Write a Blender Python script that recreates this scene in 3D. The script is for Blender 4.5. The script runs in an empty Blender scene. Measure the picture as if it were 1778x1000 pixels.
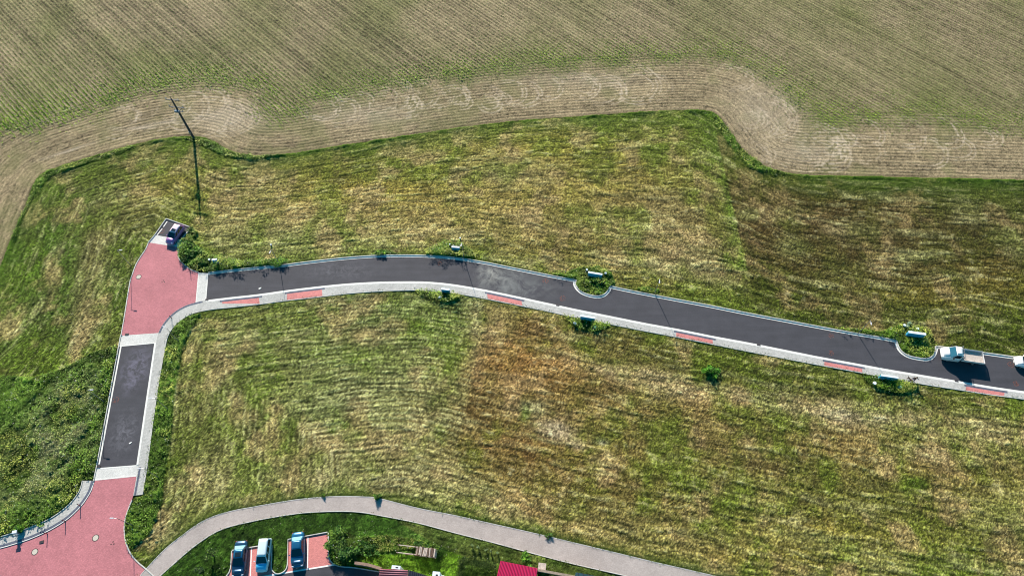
import bpy, bmesh, math, random
import numpy as np
from mathutils import Vector, Matrix
from mathutils.geometry import tessellate_polygon
random.seed(7)
rng = np.random.default_rng(7)
SC = bpy.context.scene
COL = SC.collection
R = math.radians
# ------------------------------------------------------------------ camera
CAMH = 97.0; TH = R(30.6); FPX = 1185.0
ct, st = math.cos(TH), math.sin(TH)
cam = bpy.data.cameras.new('camera'); camo = bpy.data.objects.new('camera', cam); COL.objects.link(camo)
camo.location = (0, 0, CAMH); camo.rotation_euler = (TH, 0, 0)
cam.sensor_width = 36; cam.lens = FPX/1778*36; cam.clip_start = 1; cam.clip_end = 6000
SC.camera = camo
# ------------------------------------------------------------------ light
SUN_AZ = R(-16.7); SUN_EL = R(27)
w = bpy.data.worlds.new("World"); SC.world = w; w.use_nodes = True
nt = w.node_tree; nt.nodes.clear()
sky = nt.nodes.new('ShaderNodeTexSky'); sky.sky_type = 'NISHITA'; sky.sun_disc = False
sky.sun_elevation = SUN_EL; sky.sun_rotation = SUN_AZ % (2*math.pi); sky.altitude = 400
hsv = nt.nodes.new('ShaderNodeHueSaturation'); hsv.inputs['Saturation'].default_value = 2.0; hsv.inputs['Hue'].default_value = 0.475
bg = nt.nodes.new('ShaderNodeBackground'); bg.inputs['Strength'].default_value = 0.072
out = nt.nodes.new('ShaderNodeOutputWorld')
nt.links.new(sky.outputs[0], hsv.inputs['Color']); nt.links.new(hsv.outputs[0], bg.inputs[0]); nt.links.new(bg.outputs[0], out.inputs[0])
sl = bpy.data.lights.new('sun', 'SUN'); sl.energy = 5.0; sl.angle = R(0.5); sl.color = (1.0, 0.90, 0.78)
so = bpy.data.objects.new('sun', sl); COL.objects.link(so); so.location = (-30, 100, 120)
sdir = Vector((math.sin(SUN_AZ)*math.cos(SUN_EL), math.cos(SUN_AZ)*math.cos(SUN_EL), math.sin(SUN_EL)))
so.rotation_euler = sdir.to_track_quat('Z', 'Y').to_euler()
SC.view_settings.view_transform = 'Standard'; SC.view_settings.look = 'None'
SC.cycles.filter_width = 1.05
SC.view_settings.exposure = 0.95; SC.view_settings.gamma = 1.0
# ------------------------------------------------------------------ helpers
def P(px, py, z=0.0):
    """place measured on the photograph -> metres on the level plane at height z"""
    u = (px-889)/FPX; v = (500-py)/FPX
    t = (CAMH-z)/(ct - v*st)
    return Vector((u*t, (st+v*ct)*t, z))
def PL(pts, z=0.0): return [P(a, b, z).to_2d() for a, b in pts]
def PLn(pts): return np.array([[p.x, p.y] for p in PL(pts)])
def smooth(pts, step=0.6):
    """Catmull-Rom through 2D points, resampled"""
    p = [np.array(q, float) for q in pts]
    p = [2*p[0]-p[1]] + p + [2*p[-1]-p[-2]]
    o = []
    for i in range(1, len(p)-2):
        L = np.linalg.norm(p[i+1]-p[i]); n = max(1, int(L/step))
        for k in range(n):
            t = k/n
            o.append(0.5*((2*p[i]) + (-p[i-1]+p[i+1])*t + (2*p[i-1]-5*p[i]+4*p[i+1]-p[i+2])*t*t + (-p[i-1]+3*p[i]-3*p[i+1]+p[i+2])*t**3))
    o.append(p[-2])
    return np.array(o)
def tag(o, label=None, cat=None, group=None, kind=None):
    if label: o['label'] = label
    if cat: o['category'] = cat
    if group: o['group'] = group
    if kind: o['kind'] = kind
    return o
def empty(name, loc, rz=0.0):
    o = bpy.data.objects.new(name, None); COL.objects.link(o); o.location = loc; o.rotation_euler = (0, 0, rz); o.empty_display_size = 0.3
    return o
def link(name, me, mats, parent=None):
    o = bpy.data.objects.new(name, me); COL.objects.link(o)
    for m in (mats if isinstance(mats, (list, tuple)) else [mats]): me.materials.append(m)
    if parent: o.parent = parent
    return o
def copy_tree(o, parent=None):
    c = o.copy(); COL.objects.link(c)
    if parent: c.parent = parent
    for ch in list(o.children): copy_tree(ch, c)
    return c
class MB:
    """collects primitives in one bmesh"""
    def __init__(s): s.b = bmesh.new()
    def quadbox(s, base, z0, z1):
        n = len(base)
        lo = [s.b.verts.new((p[0], p[1], z0 if not hasattr(z0, '__len__') else z0[i])) for i, p in enumerate(base)]
        hi = [s.b.verts.new((p[0], p[1], z1 if not hasattr(z1, '__len__') else z1[i])) for i, p in enumerate(base)]
        s.b.faces.new(hi); s.b.faces.new(lo[::-1])
        for i in range(n): s.b.faces.new((lo[i], lo[(i+1) % n], hi[(i+1) % n], hi[i]))
        return s
    def box(s, c, d, rot=None, bev=0.0):
        m = Matrix.Translation(c) @ (rot.to_4x4() if rot is not None else Matrix.Identity(4)) @ Matrix.Diagonal((d[0], d[1], d[2], 1))
        r = bmesh.ops.create_cube(s.b, size=1, matrix=m)
        if bev:
            vs = set(r['verts']); es = [e for e in s.b.edges if e.verts[0] in vs and e.verts[1] in vs]
            bmesh.ops.bevel(s.b, geom=es, offset=bev, segments=2, affect='EDGES')
        return s
    def cyl(s, a, b, r0, r1=None, n=12, caps=True):
        a = Vector(a); b = Vector(b); r1 = r0 if r1 is None else r1; d = b-a
        q = d.to_track_quat('Z', 'Y').to_matrix().to_4x4()
        m = Matrix.Translation((a+b)/2) @ q
        bmesh.ops.create_cone(s.b, cap_ends=caps, segments=n, radius1=r0, radius2=r1, depth=d.length, matrix=m)
        return s
    def ball(s, c, r, sc=(1, 1, 1), sub=2):
        m = Matrix.Translation(c) @ Matrix.Diagonal((sc[0], sc[1], sc[2], 1))
        bmesh.ops.create_icosphere(s.b, subdivisions=sub, radius=r, matrix=m); return s
    def loft(s, secs, close=True, cap=True):
        """secs: list of rings (lists of 3D points)"""
        rings = [[s.b.verts.new(p) for p in r] for r in secs]
        for a, b in zip(rings[:-1], rings[1:]):
            n = len(a)
            for i in range(n if close else n-1):
                j = (i+1) % n
                s.b.faces.new((a[i], a[j], b[j], b[i]))
        if cap:
            s.b.faces.new(rings[0][::-1]); s.b.faces.new(rings[-1])
        return s
    def build(s, name, mat, parent=None, smooth_=False):
        bmesh.ops.recalc_face_normals(s.b, faces=s.b.faces)
        me = bpy.data.meshes.new(name); s.b.to_mesh(me); s.b.free()
        if smooth_:
            for p in me.polygons: p.use_smooth = True
        return link(name, me, mat, parent)
# ------------------------------------------------------------------ materials
def mat(name, col=(.5, .5, .5), rough=.7, spec=.3, metal=0.0, var=0.0, vscale=3.0, bump=0.0, bscale=20.0, coat=0.0, attr=None, detail=6):
    m = bpy.data.materials.new(name); m.use_nodes = True; n = m.node_tree.nodes; l = m.node_tree.links
    b = n['Principled BSDF']; b.inputs['Roughness'].default_value = rough; b.inputs['Metallic'].default_value = metal
    b.inputs['Specular IOR Level'].default_value = spec; b.inputs['Coat Weight'].default_value = coat
    b.inputs['Base Color'].default_value = (*col, 1)
    geo = n.new('ShaderNodeNewGeometry')
    src = None
    if attr:
        a = n.new('ShaderNodeAttribute'); a.attribute_name = attr; src = a.outputs['Color']
    if var > 0:
        t = n.new('ShaderNodeTexNoise'); t.inputs['Scale'].default_value = vscale; t.inputs['Detail'].default_value = detail; t.inputs['Roughness'].default_value = .65
        l.new(geo.outputs['Position'], t.inputs['Vector'])
        mr = n.new('ShaderNodeMapRange'); mr.inputs['From Min'].default_value = .3; mr.inputs['From Max'].default_value = .7
        mr.inputs['To Min'].default_value = 1-var; mr.inputs['To Max'].default_value = 1+var
        l.new(t.outputs['Fac'], mr.inputs['Value'])
        vm = n.new('ShaderNodeVectorMath'); vm.operation = 'SCALE'
        if src: l.new(src, vm.inputs[0])
        else: vm.inputs[0].default_value = col
        l.new(mr.outputs[0], vm.inputs['Scale']); src = vm.outputs[0]
    if src: l.new(src, b.inputs['Base Color'])
    if bump > 0:
        t2 = n.new('ShaderNodeTexNoise'); t2.inputs['Scale'].default_value = bscale; t2.inputs['Detail'].default_value = 4
        l.new(geo.outputs['Position'], t2.inputs['Vector'])
        bp = n.new('ShaderNodeBump'); bp.inputs['Strength'].default_value = 1; bp.inputs['Distance'].default_value = bump
        l.new(t2.outputs['Fac'], bp.inputs['Height']); l.new(bp.outputs[0], b.inputs['Normal'])
    return m
def paver_mat(name, col, joint, bw, bh, ang=0.0, var=.12, rough=.85):
    m = mat(name, col, rough); n = m.node_tree.nodes; l = m.node_tree.links; b = n['Principled BSDF']
    geo = n.new('ShaderNodeNewGeometry'); mp = n.new('ShaderNodeMapping'); mp.inputs['Rotation'].default_value = (0, 0, ang)
    l.new(geo.outputs['Position'], mp.inputs['Vector'])
    br = n.new('ShaderNodeTexBrick'); br.inputs['Scale'].default_value = 1; br.inputs['Brick Width'].default_value = bw; br.inputs['Row Height'].default_value = bh
    br.inputs['Mortar Size'].default_value = .012; br.inputs['Mortar Smooth'].default_value = .3; br.inputs['Bias'].default_value = 0
    br.inputs['Color1'].default_value = (*[c*(1-var) for c in col], 1); br.inputs['Color2'].default_value = (*[min(1, c*(1+var)) for c in col], 1)
    br.inputs['Mortar'].default_value = (*joint, 1)
    l.new(mp.outputs[0], br.inputs['Vector'])
    src = br.outputs['Color']
    for sc, am in ((.22, .13), (1.3, .08), (6.0, .12)):
        t = n.new('ShaderNodeTexNoise'); t.inputs['Scale'].default_value = sc; t.inputs['Detail'].default_value = 7; t.inputs['Roughness'].default_value = .7
        l.new(geo.outputs['Position'], t.inputs['Vector'])
        mr = n.new('ShaderNodeMapRange'); mr.inputs['From Min'].default_value = .3; mr.inputs['From Max'].default_value = .7
        mr.inputs['To Min'].default_value = 1-am; mr.inputs['To Max'].default_value = 1+am
        l.new(t.outputs['Fac'], mr.inputs['Value'])
        vm = n.new('ShaderNodeVectorMath'); vm.operation = 'SCALE'; l.new(src, vm.inputs[0]); l.new(mr.outputs[0], vm.inputs['Scale']); src = vm.outputs[0]
    l.new(src, b.inputs['Base Color'])
    return m
M = {}
M['red'] = paver_mat('red pavers', (.46, .17, .19), (.27, .11, .13), .22, .11, R(8))
M['redwalk'] = paver_mat('red pavers walk', (.58, .21, .20), (.36, .15, .14), .22, .11, R(-8))
M['walk'] = paver_mat('grey pavers', (.45, .45, .43), (.22, .22, .22), .2, .2, R(8), .10)
M['band'] = paver_mat('white stone setts', (.60, .60, .57), (.42, .42, .42), .12, .12, R(8), .12)
M['tactile'] = paver_mat('dark tactile pavers', (.10, .115, .16), (.06, .07, .09), .2, .2, R(8), .15)
M['path'] = paver_mat('path pavers', (.38, .335, .315), (.30, .265, .25), .2, .1, R(-12), .08)
M['gutter'] = mat('pale concrete gutter', (.66, .66, .63), .8, var=.15, vscale=2.5)
M['kerb'] = mat('concrete kerb', (.50, .50, .47), .85, var=.25, vscale=2.0)
M['white_line'] = mat('white road paint', (.75, .75, .73), .7, var=.15, vscale=5)
M['lid'] = mat('pale manhole concrete', (.50, .47, .40), .8, var=.12, vscale=6)
M['iron'] = mat('cast iron', (.045, .035, .035), .6, var=.2, vscale=20)
M['spray'] = mat('orange marking spray', (.17, .065, .05), .8, var=.4, vscale=8)
M['white'] = mat('white paint', (.78, .79, .80), .35, .5, coat=.5)
M['cab_white'] = mat('white cabinet plastic', (.66, .74, .80), .45, .5)
M['cab_shade'] = mat('cabinet with painted blue shade', (.05, .36, .58), .45, .5)  # blue shade on white housings and doors, put into their colour
M['glass'] = mat('dark glass', (.012, .02, .028), .06, .9)
M['rubber'] = mat('tyre rubber', (.018, .018, .02), .8)
M['rim'] = mat('alloy', (.4, .41, .43), .35, .6, metal=.7)
M['black'] = mat('black plastic', (.02, .02, .022), .5)
M['steel'] = mat('galvanised steel', (.30, .31, .33), .45, .5, metal=.6)
M['darksteel'] = mat('dark steel', (.07, .08, .10), .5, .5, metal=.3)
M['lamp_glass'] = mat('headlight glass', (.6, .65, .7), .1, .8)
M['tail'] = mat('tail light red', (.35, .02, .02), .2, .6)
M['wood'] = mat('weathered wood', (.27, .215, .17), .85, var=.35, vscale=5)
M['palewood'] = mat('pale split wood', (.46, .39, .34), .85, var=.35, vscale=6)
M['barkwood'] = mat('log bark', (.12, .08, .06), .9, var=.4, vscale=8)
M['bark'] = mat('bark', (.10, .08, .06), .9, var=.3, vscale=10)
M['redpost'] = mat('red painted post', (.30, .035, .03), .5)
M['leaf'] = mat('leaf', (.06, .1, .02), .6, .25, attr='Col')
M['blade'] = mat('grass blade', (.06, .1, .02), .75, .15, attr='Col')
M['rendered_wall'] = mat('rendered wall', (.55, .5, .42), .9, var=.1, vscale=4)
M['brickwall'] = mat('brown garden wall', (.25, .17, .13), .9, var=.3, vscale=5)
# ------------------------------------------------------------------ numpy noise
PERM = rng.permutation(512).astype(np.int64)
RV = rng.random(512)
def _h(ix, iy, iz=0, s=0):
    return RV[PERM[(PERM[(PERM[(ix+s*17) & 511] + iy) & 511] + iz) & 511]]
def vn(x, y, s=0):
    ix = np.floor(x).astype(np.int64); iy = np.floor(y).astype(np.int64); fx = x-ix; fy = y-iy
    fx = fx*fx*(3-2*fx); fy = fy*fy*(3-2*fy)
    a = _h(ix, iy, 0, s); b = _h(ix+1, iy, 0, s); c = _h(ix, iy+1, 0, s); d = _h(ix+1, iy+1, 0, s)
    return (a+(b-a)*fx)*(1-fy) + (c+(d-c)*fx)*fy
def vn3(x, y, z, s=0):
    iz = np.floor(z).astype(np.int64); fz = z-iz; fz = fz*fz*(3-2*fz)
    ix = np.floor(x).astype(np.int64); iy = np.floor(y).astype(np.int64); fx = x-ix; fy = y-iy
    fx = fx*fx*(3-2*fx); fy = fy*fy*(3-2*fy)
    r = []
    for k in (0, 1):
        a = _h(ix, iy, iz+k, s); b = _h(ix+1, iy, iz+k, s); c = _h(ix, iy+1, iz+k, s); d = _h(ix+1, iy+1, iz+k, s)
        r.append((a+(b-a)*fx)*(1-fy) + (c+(d-c)*fx)*fy)
    return r[0]*(1-fz) + r[1]*fz
def fbm(x, y, sc, s=0, o=4, g=.55):
    t = 0; a = 1; n = 0; f = 1/sc
    for k in range(o):
        t = t + a*vn(x*f+k*7.3, y*f-k*3.1, s+k); n += a; a *= g; f *= 2.03
    return t/n
def inpoly(x, y, poly):
    poly = np.asarray(poly); r = np.zeros(x.shape, bool)
    bb = (x >= poly[:, 0].min()) & (x <= poly[:, 0].max()) & (y >= poly[:, 1].min()) & (y <= poly[:, 1].max())
    xs = x[bb]; ys = y[bb]; c = np.zeros(xs.shape, bool); j = len(poly)-1
    for i in range(len(poly)):
        x1, y1 = poly[i]; x2, y2 = poly[j]; j = i
        if y1 == y2: continue
        c ^= ((y1 > ys) != (y2 > ys)) & (xs < (x2-x1)*(ys-y1)/(y2-y1)+x1)
    r[bb] = c
    return r
def dist(x, y, line):
    d = np.full(x.shape, 1e9)
    for (x1, y1), (x2, y2) in zip(line[:-1], line[1:]):
        dx = x2-x1; dy = y2-y1; L = dx*dx+dy*dy+1e-9
        t = np.clip(((x-x1)*dx+(y-y1)*dy)/L, 0, 1)
        np.minimum(d, (x-x1-t*dx)**2+(y-y1-t*dy)**2, out=d)
    return np.sqrt(d)
# ------------------------------------------------------------------ outlines measured on the photograph
FIELD = smooth(PLn([(-330, 760), (-130, 640), (-40, 540), (0, 462), (20, 415), (42, 362), (58, 322), (82, 298), (150, 275), (230, 252), (290, 240), (337, 237), (368, 244), (400, 262), (440, 270), (500, 268), (600, 252), (700, 237), (800, 222), (900, 210), (1000, 203), (1100, 196), (1180, 192), (1238, 196), (1262, 222), (1288, 258), (1330, 290), (1392, 304), (1460, 306), (1600, 309), (1778, 313), (2100, 320), (2600, 335)]), 1.0)
HEAD = smooth(PLn([(-500, 420), (-120, 260), (0, 214), (60, 206), (120, 186), (200, 160), (300, 138), (370, 130), (430, 138), (465, 160), (472, 190), (500, 192), (540, 166), (600, 152), (700, 133), (800, 120), (900, 108), (1000, 100), (1100, 96), (1190, 92), (1250, 86), (1300, 104), (1350, 130), (1395, 170), (1440, 200), (1500, 196), (1600, 196), (1700, 200), (1778, 216), (2100, 240), (2600, 270)]), 1.0)
N_A = [(362, 474.5), (400, 470), (450, 465), (488, 461.5), (540, 455), (600, 448.5), (650, 445), (700, 444), (745, 445), (790, 448.5), (840, 456), (880, 464), (920, 472), (960, 480), (1000, 487.5)]
BAY1 = [(1000, 487.5), (998, 493), (1001.5, 500.5), (1010, 508), (1025, 513.5), (1040, 515), (1050, 511.5), (1057, 504), (1059.5, 498)]
N_B = [(1059.5, 498), (1100, 506.5), (1160, 518), (1230, 531), (1300, 545), (1380, 560), (1460, 575), (1530, 587), (1556, 592)]
BAY2 = [(1556, 592), (1558, 600), (1564, 610), (1576, 618), (1595, 622.5), (1610, 623.5), (1620, 618), (1624.5, 608), (1625, 602)]
N_C = [(1625, 602), (1660, 606), (1700, 612), (1778, 623), (1900, 641), (2100, 672)]
S_E = [(358, 521.5), (400, 516.5), (450, 511), (500, 504), (550, 498), (600, 493), (650, 490), (700, 489), (740, 489.5), (780, 493), (830, 501), (880, 511), (940, 524), (1000, 537), (1060, 549), (1120, 561), (1180, 572), (1240, 584), (1300, 595), (1360, 607), (1420, 619), (1480, 630), (1540, 641), (1600, 651), (1660, 661), (1720, 671), (1778, 679.5), (1900, 697), (2100, 728)]
S_O = [(2100, 743), (1900, 711), (1778, 692.5), (1720, 685), (1660, 675.5), (1600, 666), (1540, 655), (1480, 644), (1420, 633), (1360, 621.5), (1300, 610), (1240, 598), (1180, 586), (1120, 574.5), (1060, 562.5), (1000, 551), (940, 538), (880, 526), (830, 516), (780, 507.5), (740, 504), (700, 504), (650, 506), (600, 510), (540, 517), (500, 521.5), (450, 528), (400, 533.5), (375, 536), (350, 540), (330, 546), (312, 557), (299, 570), (291, 584), (287, 600)]
def E(pts, step=.5): return smooth(PLn(pts), step)
nA, b1, nB, b2, nC, sE = E(N_A), E(BAY1, .3), E(N_B), E(BAY2, .3), E(N_C), E(S_E)
NORTH = np.vstack([nA, b1[1:], nB[1:], b2[1:], nC[1:]])
ROAD = np.vstack([NORTH, sE[::-1]])
WALK_OUT = E(S_O)                                        # right -> left, down to (287,600)
WALK_OUT2 = np.vstack([WALK_OUT, PLn([(275.5, 662), (265, 735), (255, 811), (247, 858.5)])])
CURVE_IN = E([(352, 522.5), (339, 525.5), (322, 531), (305, 540.5), (290, 554), (280.5, 567), (275, 578)])
WALK_IN2 = np.vstack([CURVE_IN, PLn([(271.5, 594.5), (240.5, 808), (231.5, 860)])])
WALK = np.vstack([sE[::-1], CURVE_IN[1:], WALK_IN2[len(CURVE_IN):], WALK_OUT2[::-1]])
RED1_L = E([(258.5, 421.2), (253.5, 433), (246, 444), (237, 459), (230, 478), (226.3, 490), (218.2, 540), (211, 582.5)])
RED1_R = E([(310.8, 429.6), (308.8, 443), (312.3, 452.5), (321.3, 461.5), (331, 468.5), (344.3, 473.5)])
RED1 = np.vstack([RED1_L[::-1], RED1_R, PLn([(339.5, 525.3)]), CURVE_IN[CURVE_IN[:, 0] < P(339, 525).x][0:], PLn([(275, 578)])])
BAY_TOP = PLn([(288.9, 380.7), (333.3, 396.4), (313.6, 416), (269.7, 408.2)])
BAND_TOP = PLn([(269.7, 408.2), (313.6, 416), (310.8, 429.6), (258.5, 421.2)])
BAND_E = PLn([(344.3, 473.5), (362, 474.5), (358, 521.5), (339.5, 525.3)])
BAND_M = PLn([(211, 582.5), (275, 578), (271.5, 594.5), (207.5, 600.5)])
LEFT_ROAD = PLn([(207.5, 600.5), (271.5, 594.5), (240.5, 807), (168.5, 812.5)])
BAND_S = PLn([(168.5, 812.5), (240.5, 807), (237, 826.8), (163, 834.3)])
RED2_R = E([(237, 826.8), (231.5, 860), (226, 874), (220, 890), (216.5, 903), (215.2, 915), (215.8, 930), (218.5, 943), (222.5, 954), (230, 966.5), (240.5, 977.5), (252, 987), (270, 1003), (300, 1030), (340, 1080)])
RED2_L = E([(163, 834.3), (158.5, 850), (150, 865), (139.5, 879), (120, 898), (100, 911.5), (80, 922.5), (50, 935.5), (20, 945), (0, 950.5), (-60, 965), (-160, 985)])
RED2 = np.vstack([RED2_R, PLn([(340, 1250), (-160, 1250)]), RED2_L[::-1]])
BW_OUT = E([(144.5, 834.3), (141, 848), (133, 862), (120, 877), (100, 893), (80, 904.5), (50, 917), (20, 926.5), (0, 932.5), (-60, 948), (-160, 966)])
BW = np.vstack([RED2_L, BW_OUT[::-1]])
PATH_U = E([(240.5, 1003), (253.5, 988), (287, 953), (321, 926), (345, 909), (372, 896), (405, 886.5), (440, 880), (507, 868.5), (560, 863), (600, 861.5), (630, 862.5), (657, 865), (725, 882), (793, 895.5), (860, 910.5), (928, 925.7), (996, 942), (1063, 958), (1131, 974.5), (1190, 988), (1290, 1011), (1500, 1060)])
PATH_L = E([(262, 1015), (277, 1000), (304, 976), (338, 947), (382, 919.5), (439, 904), (507, 892), (550, 888), (600, 887), (630, 889), (657, 893.6), (725, 907), (793, 925), (860, 942), (928, 960.5), (996, 978), (1097, 1001), (1250, 1036), (1500, 1095)])
PATH = np.vstack([PATH_U, PATH_L[::-1]])
PK1 = np.vstack([PLn([(403.5, 955.7), (472, 944.5)]), E([(471.5, 946), (470.5, 984), (473, 991), (479, 996), (486.5, 996), (494, 992), (498.5, 986), (500.2, 979)], .2), PLn([(500.8, 936.6), (569.4, 924.2)]), E([(569.6, 926), (569.8, 962), (573.5, 974), (581.5, 981.2)], .3)])
PK_FRONT = PLn([(581.5, 981.2), (500, 994.5), (466, 1000.2), (330, 1023)])
PK_LEFT = E([(380, 1013), (394, 1000), (398.5, 994), (401.5, 986), (403.5, 955.7)], .3)
PARK = np.vstack([PK1, PK_FRONT[1:], PK_LEFT[:-1]])
LOT = np.vstack([PK_FRONT[::-1], E([(581.5, 981.2), (588, 983.5), (600, 985), (615, 986), (658, 993)], .5), PLn([(700, 1006), (700, 1200), (200, 1200), (330, 1023)])])
PAVED = [ROAD, WALK, RED1, BAY_TOP, BAND_TOP, BAND_E, BAND_M, LEFT_ROAD, BAND_S, RED2, BW, PATH, PARK, LOT]
# lush vegetation: outline, height, leafiness
LUSH = [
 ([(-260, 700), (-60, 648), (0, 652), (60, 655), (110, 640), (160, 612), (205, 598), (199, 650), (170, 811), (162, 838), (141, 850), (115, 880), (60, 914), (0, 932), (-260, 990)], .45, 1.0),
 ([(334, 398), (345, 404), (336, 420), (352, 436), (372, 447), (420, 456), (470, 452), (486, 447), (496, 455), (440, 465), (365, 473), (344, 472), (322, 461), (311, 448), (311, 432)], .75, 1.0),
 ([(645, 443), (655, 436), (672, 434), (690, 440), (700, 442)], .35, .7),
 ([(738, 443), (752, 432), (772, 423), (800, 424), (820, 436), (826, 448), (800, 448), (760, 444)], .7, 1.0),
 ([(950, 476), (985, 474), (1008, 464), (1040, 463), (1062, 476), (1068, 492), (1060, 497), (1056, 503), (1046, 512), (1024, 511), (1008, 505), (1001, 497), (1000, 486)], .55, .8),
 ([(716, 504), (730, 513), (752, 521), (775, 526), (793, 522), (806, 514), (790, 510), (745, 505)], .6, 1.0),
 ([(978, 548), (988, 560), (1005, 572), (1030, 578), (1050, 573), (1062, 564), (1030, 558), (1000, 552)], .6, 1.0),
 ([(1445, 571), (1480, 570), (1530, 576), (1560, 564), (1595, 565), (1615, 578), (1626, 598), (1622, 612), (1612, 621), (1590, 620), (1570, 613), (1560, 602), (1556, 592), (1500, 583)], .55, .8),
 ([(1493, 646), (1505, 664), (1525, 676), (1560, 684), (1585, 680), (1594, 668), (1560, 661), (1520, 653)], .6, 1.0),
 ([(1105, 500), (1125, 497), (1145, 503), (1140, 511), (1115, 506)], .3, .6),
 ([(298, 573), (318, 556), (350, 542), (338, 562), (318, 596), (310, 640), (302, 700), (298, 760), (286, 820), (282, 870), (262, 925), (228, 955), (216, 930), (217, 905), (228, 872), (248, 860), (256, 812), (276, 664), (288, 602)], .42, .8),
 ([(566, 924), (600, 920), (618, 932), (622, 958), (610, 978), (590, 982), (575, 973), (571, 962)], .9, 1.2),
 ([(618, 932), (680, 928), (745, 940), (765, 948), (762, 962), (720, 952), (660, 958), (618, 964)], .45, 1.0),
 ([(800, 968), (866, 980), (862, 1012), (796, 1010)], .1, .3),
 ([(1236, 197), (1262, 223), (1288, 259), (1328, 291), (1372, 304), (1340, 306), (1298, 290), (1266, 252), (1240, 214)], .35, .7),
 ([(318, 241), (337, 239), (368, 246), (400, 264), (440, 272), (500, 270), (440, 279), (392, 272), (352, 254)], .35, .8),
 ([(60, 325), (84, 299), (150, 277), (230, 254), (235, 258), (155, 283), (88, 306), (64, 332), (45, 372), (24, 420), (21, 416), (42, 366)], .3, .8),
]
LUSHW = [(PLn(p), h, q) for p, h, q in LUSH]
GARDEN = [np.vstack([PATH_L, PLn([(1500, 1300), (240, 1300)])])]
# ------------------------------------------------------------------ ground fields on a grid
GS = .17
X0, X1, Y0, Y1 = -126, 126, 2, 140
gx = np.arange(X0, X1+.01, GS); gy = np.arange(Y0, Y1+.01, GS)
GX, GY = np.meshgrid(gx, gy); SH = GX.shape
def C3(c): return np.array(c, float)
lush_c, green_c, pale_c = C3((.034, .080, .006)), C3((.072, .100, .014)), C3((.23, .245, .095))
yel_c, tan_c, brown_c, soil_c = C3((.22, .175, .045)), C3((.33, .27, .16)), C3((.085, .058, .022)), C3((.20, .175, .105))
infield_poly = np.vstack([FIELD, [[400, 600], [-400, 600]]])
beyond_poly = np.vstack([HEAD, [[400, 600], [-400, 600]]])
infield = inpoly(GX, GY, infield_poly); beyond = inpoly(GX, GY, beyond_poly) & infield
dF = dist(GX, GY, FIELD[::2]); dH = dist(GX, GY, HEAD[::2])
SIDE = np.vstack([WALK_OUT2[::3]])
dS = dist(GX, GY, SIDE)
dN = dist(GX, GY, NORTH[::3])
south = inpoly(GX, GY, np.vstack([WALK_OUT2[::3], PLn([(231, 860), (215, 915), (222, 955), (250, 988), (240, 1300), (2600, 1300), (2600, 820)])]))
garden = inpoly(GX, GY, GARDEN[0])
def lerp(a, b, t): return a + (b-a)*t[..., None]
def blob(cx, cy, rx, ry, ang=0.0):
    """soft-edged patch, centre and radii measured on the photograph"""
    c = P(cx, cy); a = P(cx+rx, cy); b = P(cx, cy-ry)
    wx = (a-c).x; wy = (b-c).y
    ca, sa = math.cos(ang), math.sin(ang); dx = GX-c.x; dy = GY-c.y
    u = (dx*ca+dy*sa)/wx; v = (-dx*sa+dy*ca)/wy
    return np.exp(-(u*u+v*v)*1.1)
n_big = fbm(GX, GY, 14, 3, 4); n_mid = fbm(GX, GY, 3.2, 11, 4); n_sm = fbm(GX, GY, .8, 21, 3); n_fine = rng.random(SH)
fx_ = FIELD[:, 0]; o_ = np.argsort(fx_); xs_ = np.arange(X0, X1+.1, 1.0); fyv = np.interp(xs_, fx_[o_], FIELD[o_, 1]); fyv = np.convolve(np.pad(fyv, 7, 'edge'), np.ones(15)/15, 'valid')
o2_ = np.argsort(NORTH[:, 0]); ryv = np.interp(xs_, NORTH[o2_, 0], NORTH[o2_, 1]); ryv = np.convolve(np.pad(ryv, 7, 'edge'), np.ones(15)/15, 'valid')
fY = np.interp(GX, xs_, fyv); rY = np.interp(GX, xs_, ryv); dI = (fY-GY)*26/np.maximum(fY-rY, 6)
wI = np.clip((GX-P(330, 400).x)/(P(520, 400).x-P(330, 400).x), 0, 1); wI = wI*wI*(3-2*wI)
dM = np.where(south, dS, dF*(1-wI)+dI*wI)                              # swaths follow the plot edges
wob = (fbm(GX, GY, 9, 31, 3)-.5)*5
st1 = vn3((dM+wob*.3)/.60, GX/3.0, GY/3.0, 41); st2 = vn3((dM+wob*.3)/.27, GX/1.7, GY/1.7, 47); st3 = vn3((dM+wob)/2.4, GX/26, GY/26, 53)
streak = (.28*st1+.56*st2+.16*st3)
dW = dM + (fbm(GX, GY, 6, 150, 2)-.5)*1.2
rv1 = vn3(dW/.72, GX/11, GY/11, 151); rv2 = vn3(dW/.60, GX/9, GY/9, 155); rv3 = vn3(dW/1.3, GX/18, GY/18, 158)
lin_d = np.maximum(np.exp(-((rv1-.5)/.045)**2), .8*np.exp(-((rv3-.42)/.035)**2)); lin_l = np.exp(-((rv2-.55)/.06)**2)
n_cl = vn(GX/.42, GY/.42, 140)*.6+vn(GX/.23, GY/.23, 141)*.4
# meadow base
col = np.empty(SH+(3,)); col[:] = green_c
def mix(c, t, k=1.0):
    global col
    col = lerp(col, c, np.clip(t*k, 0, 1))
def nz(t, s=1.0): return np.clip(t*(.62+.9*np.clip((n_mid-.5)*3.2*s+.5, 0, 1)), 0, 1)
mix(C3((.13, .14, .04)), np.clip((n_big-.42)*4, 0, .9))
mix(pale_c, np.clip((streak-.55)*3.4, 0, 1), .50)
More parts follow.
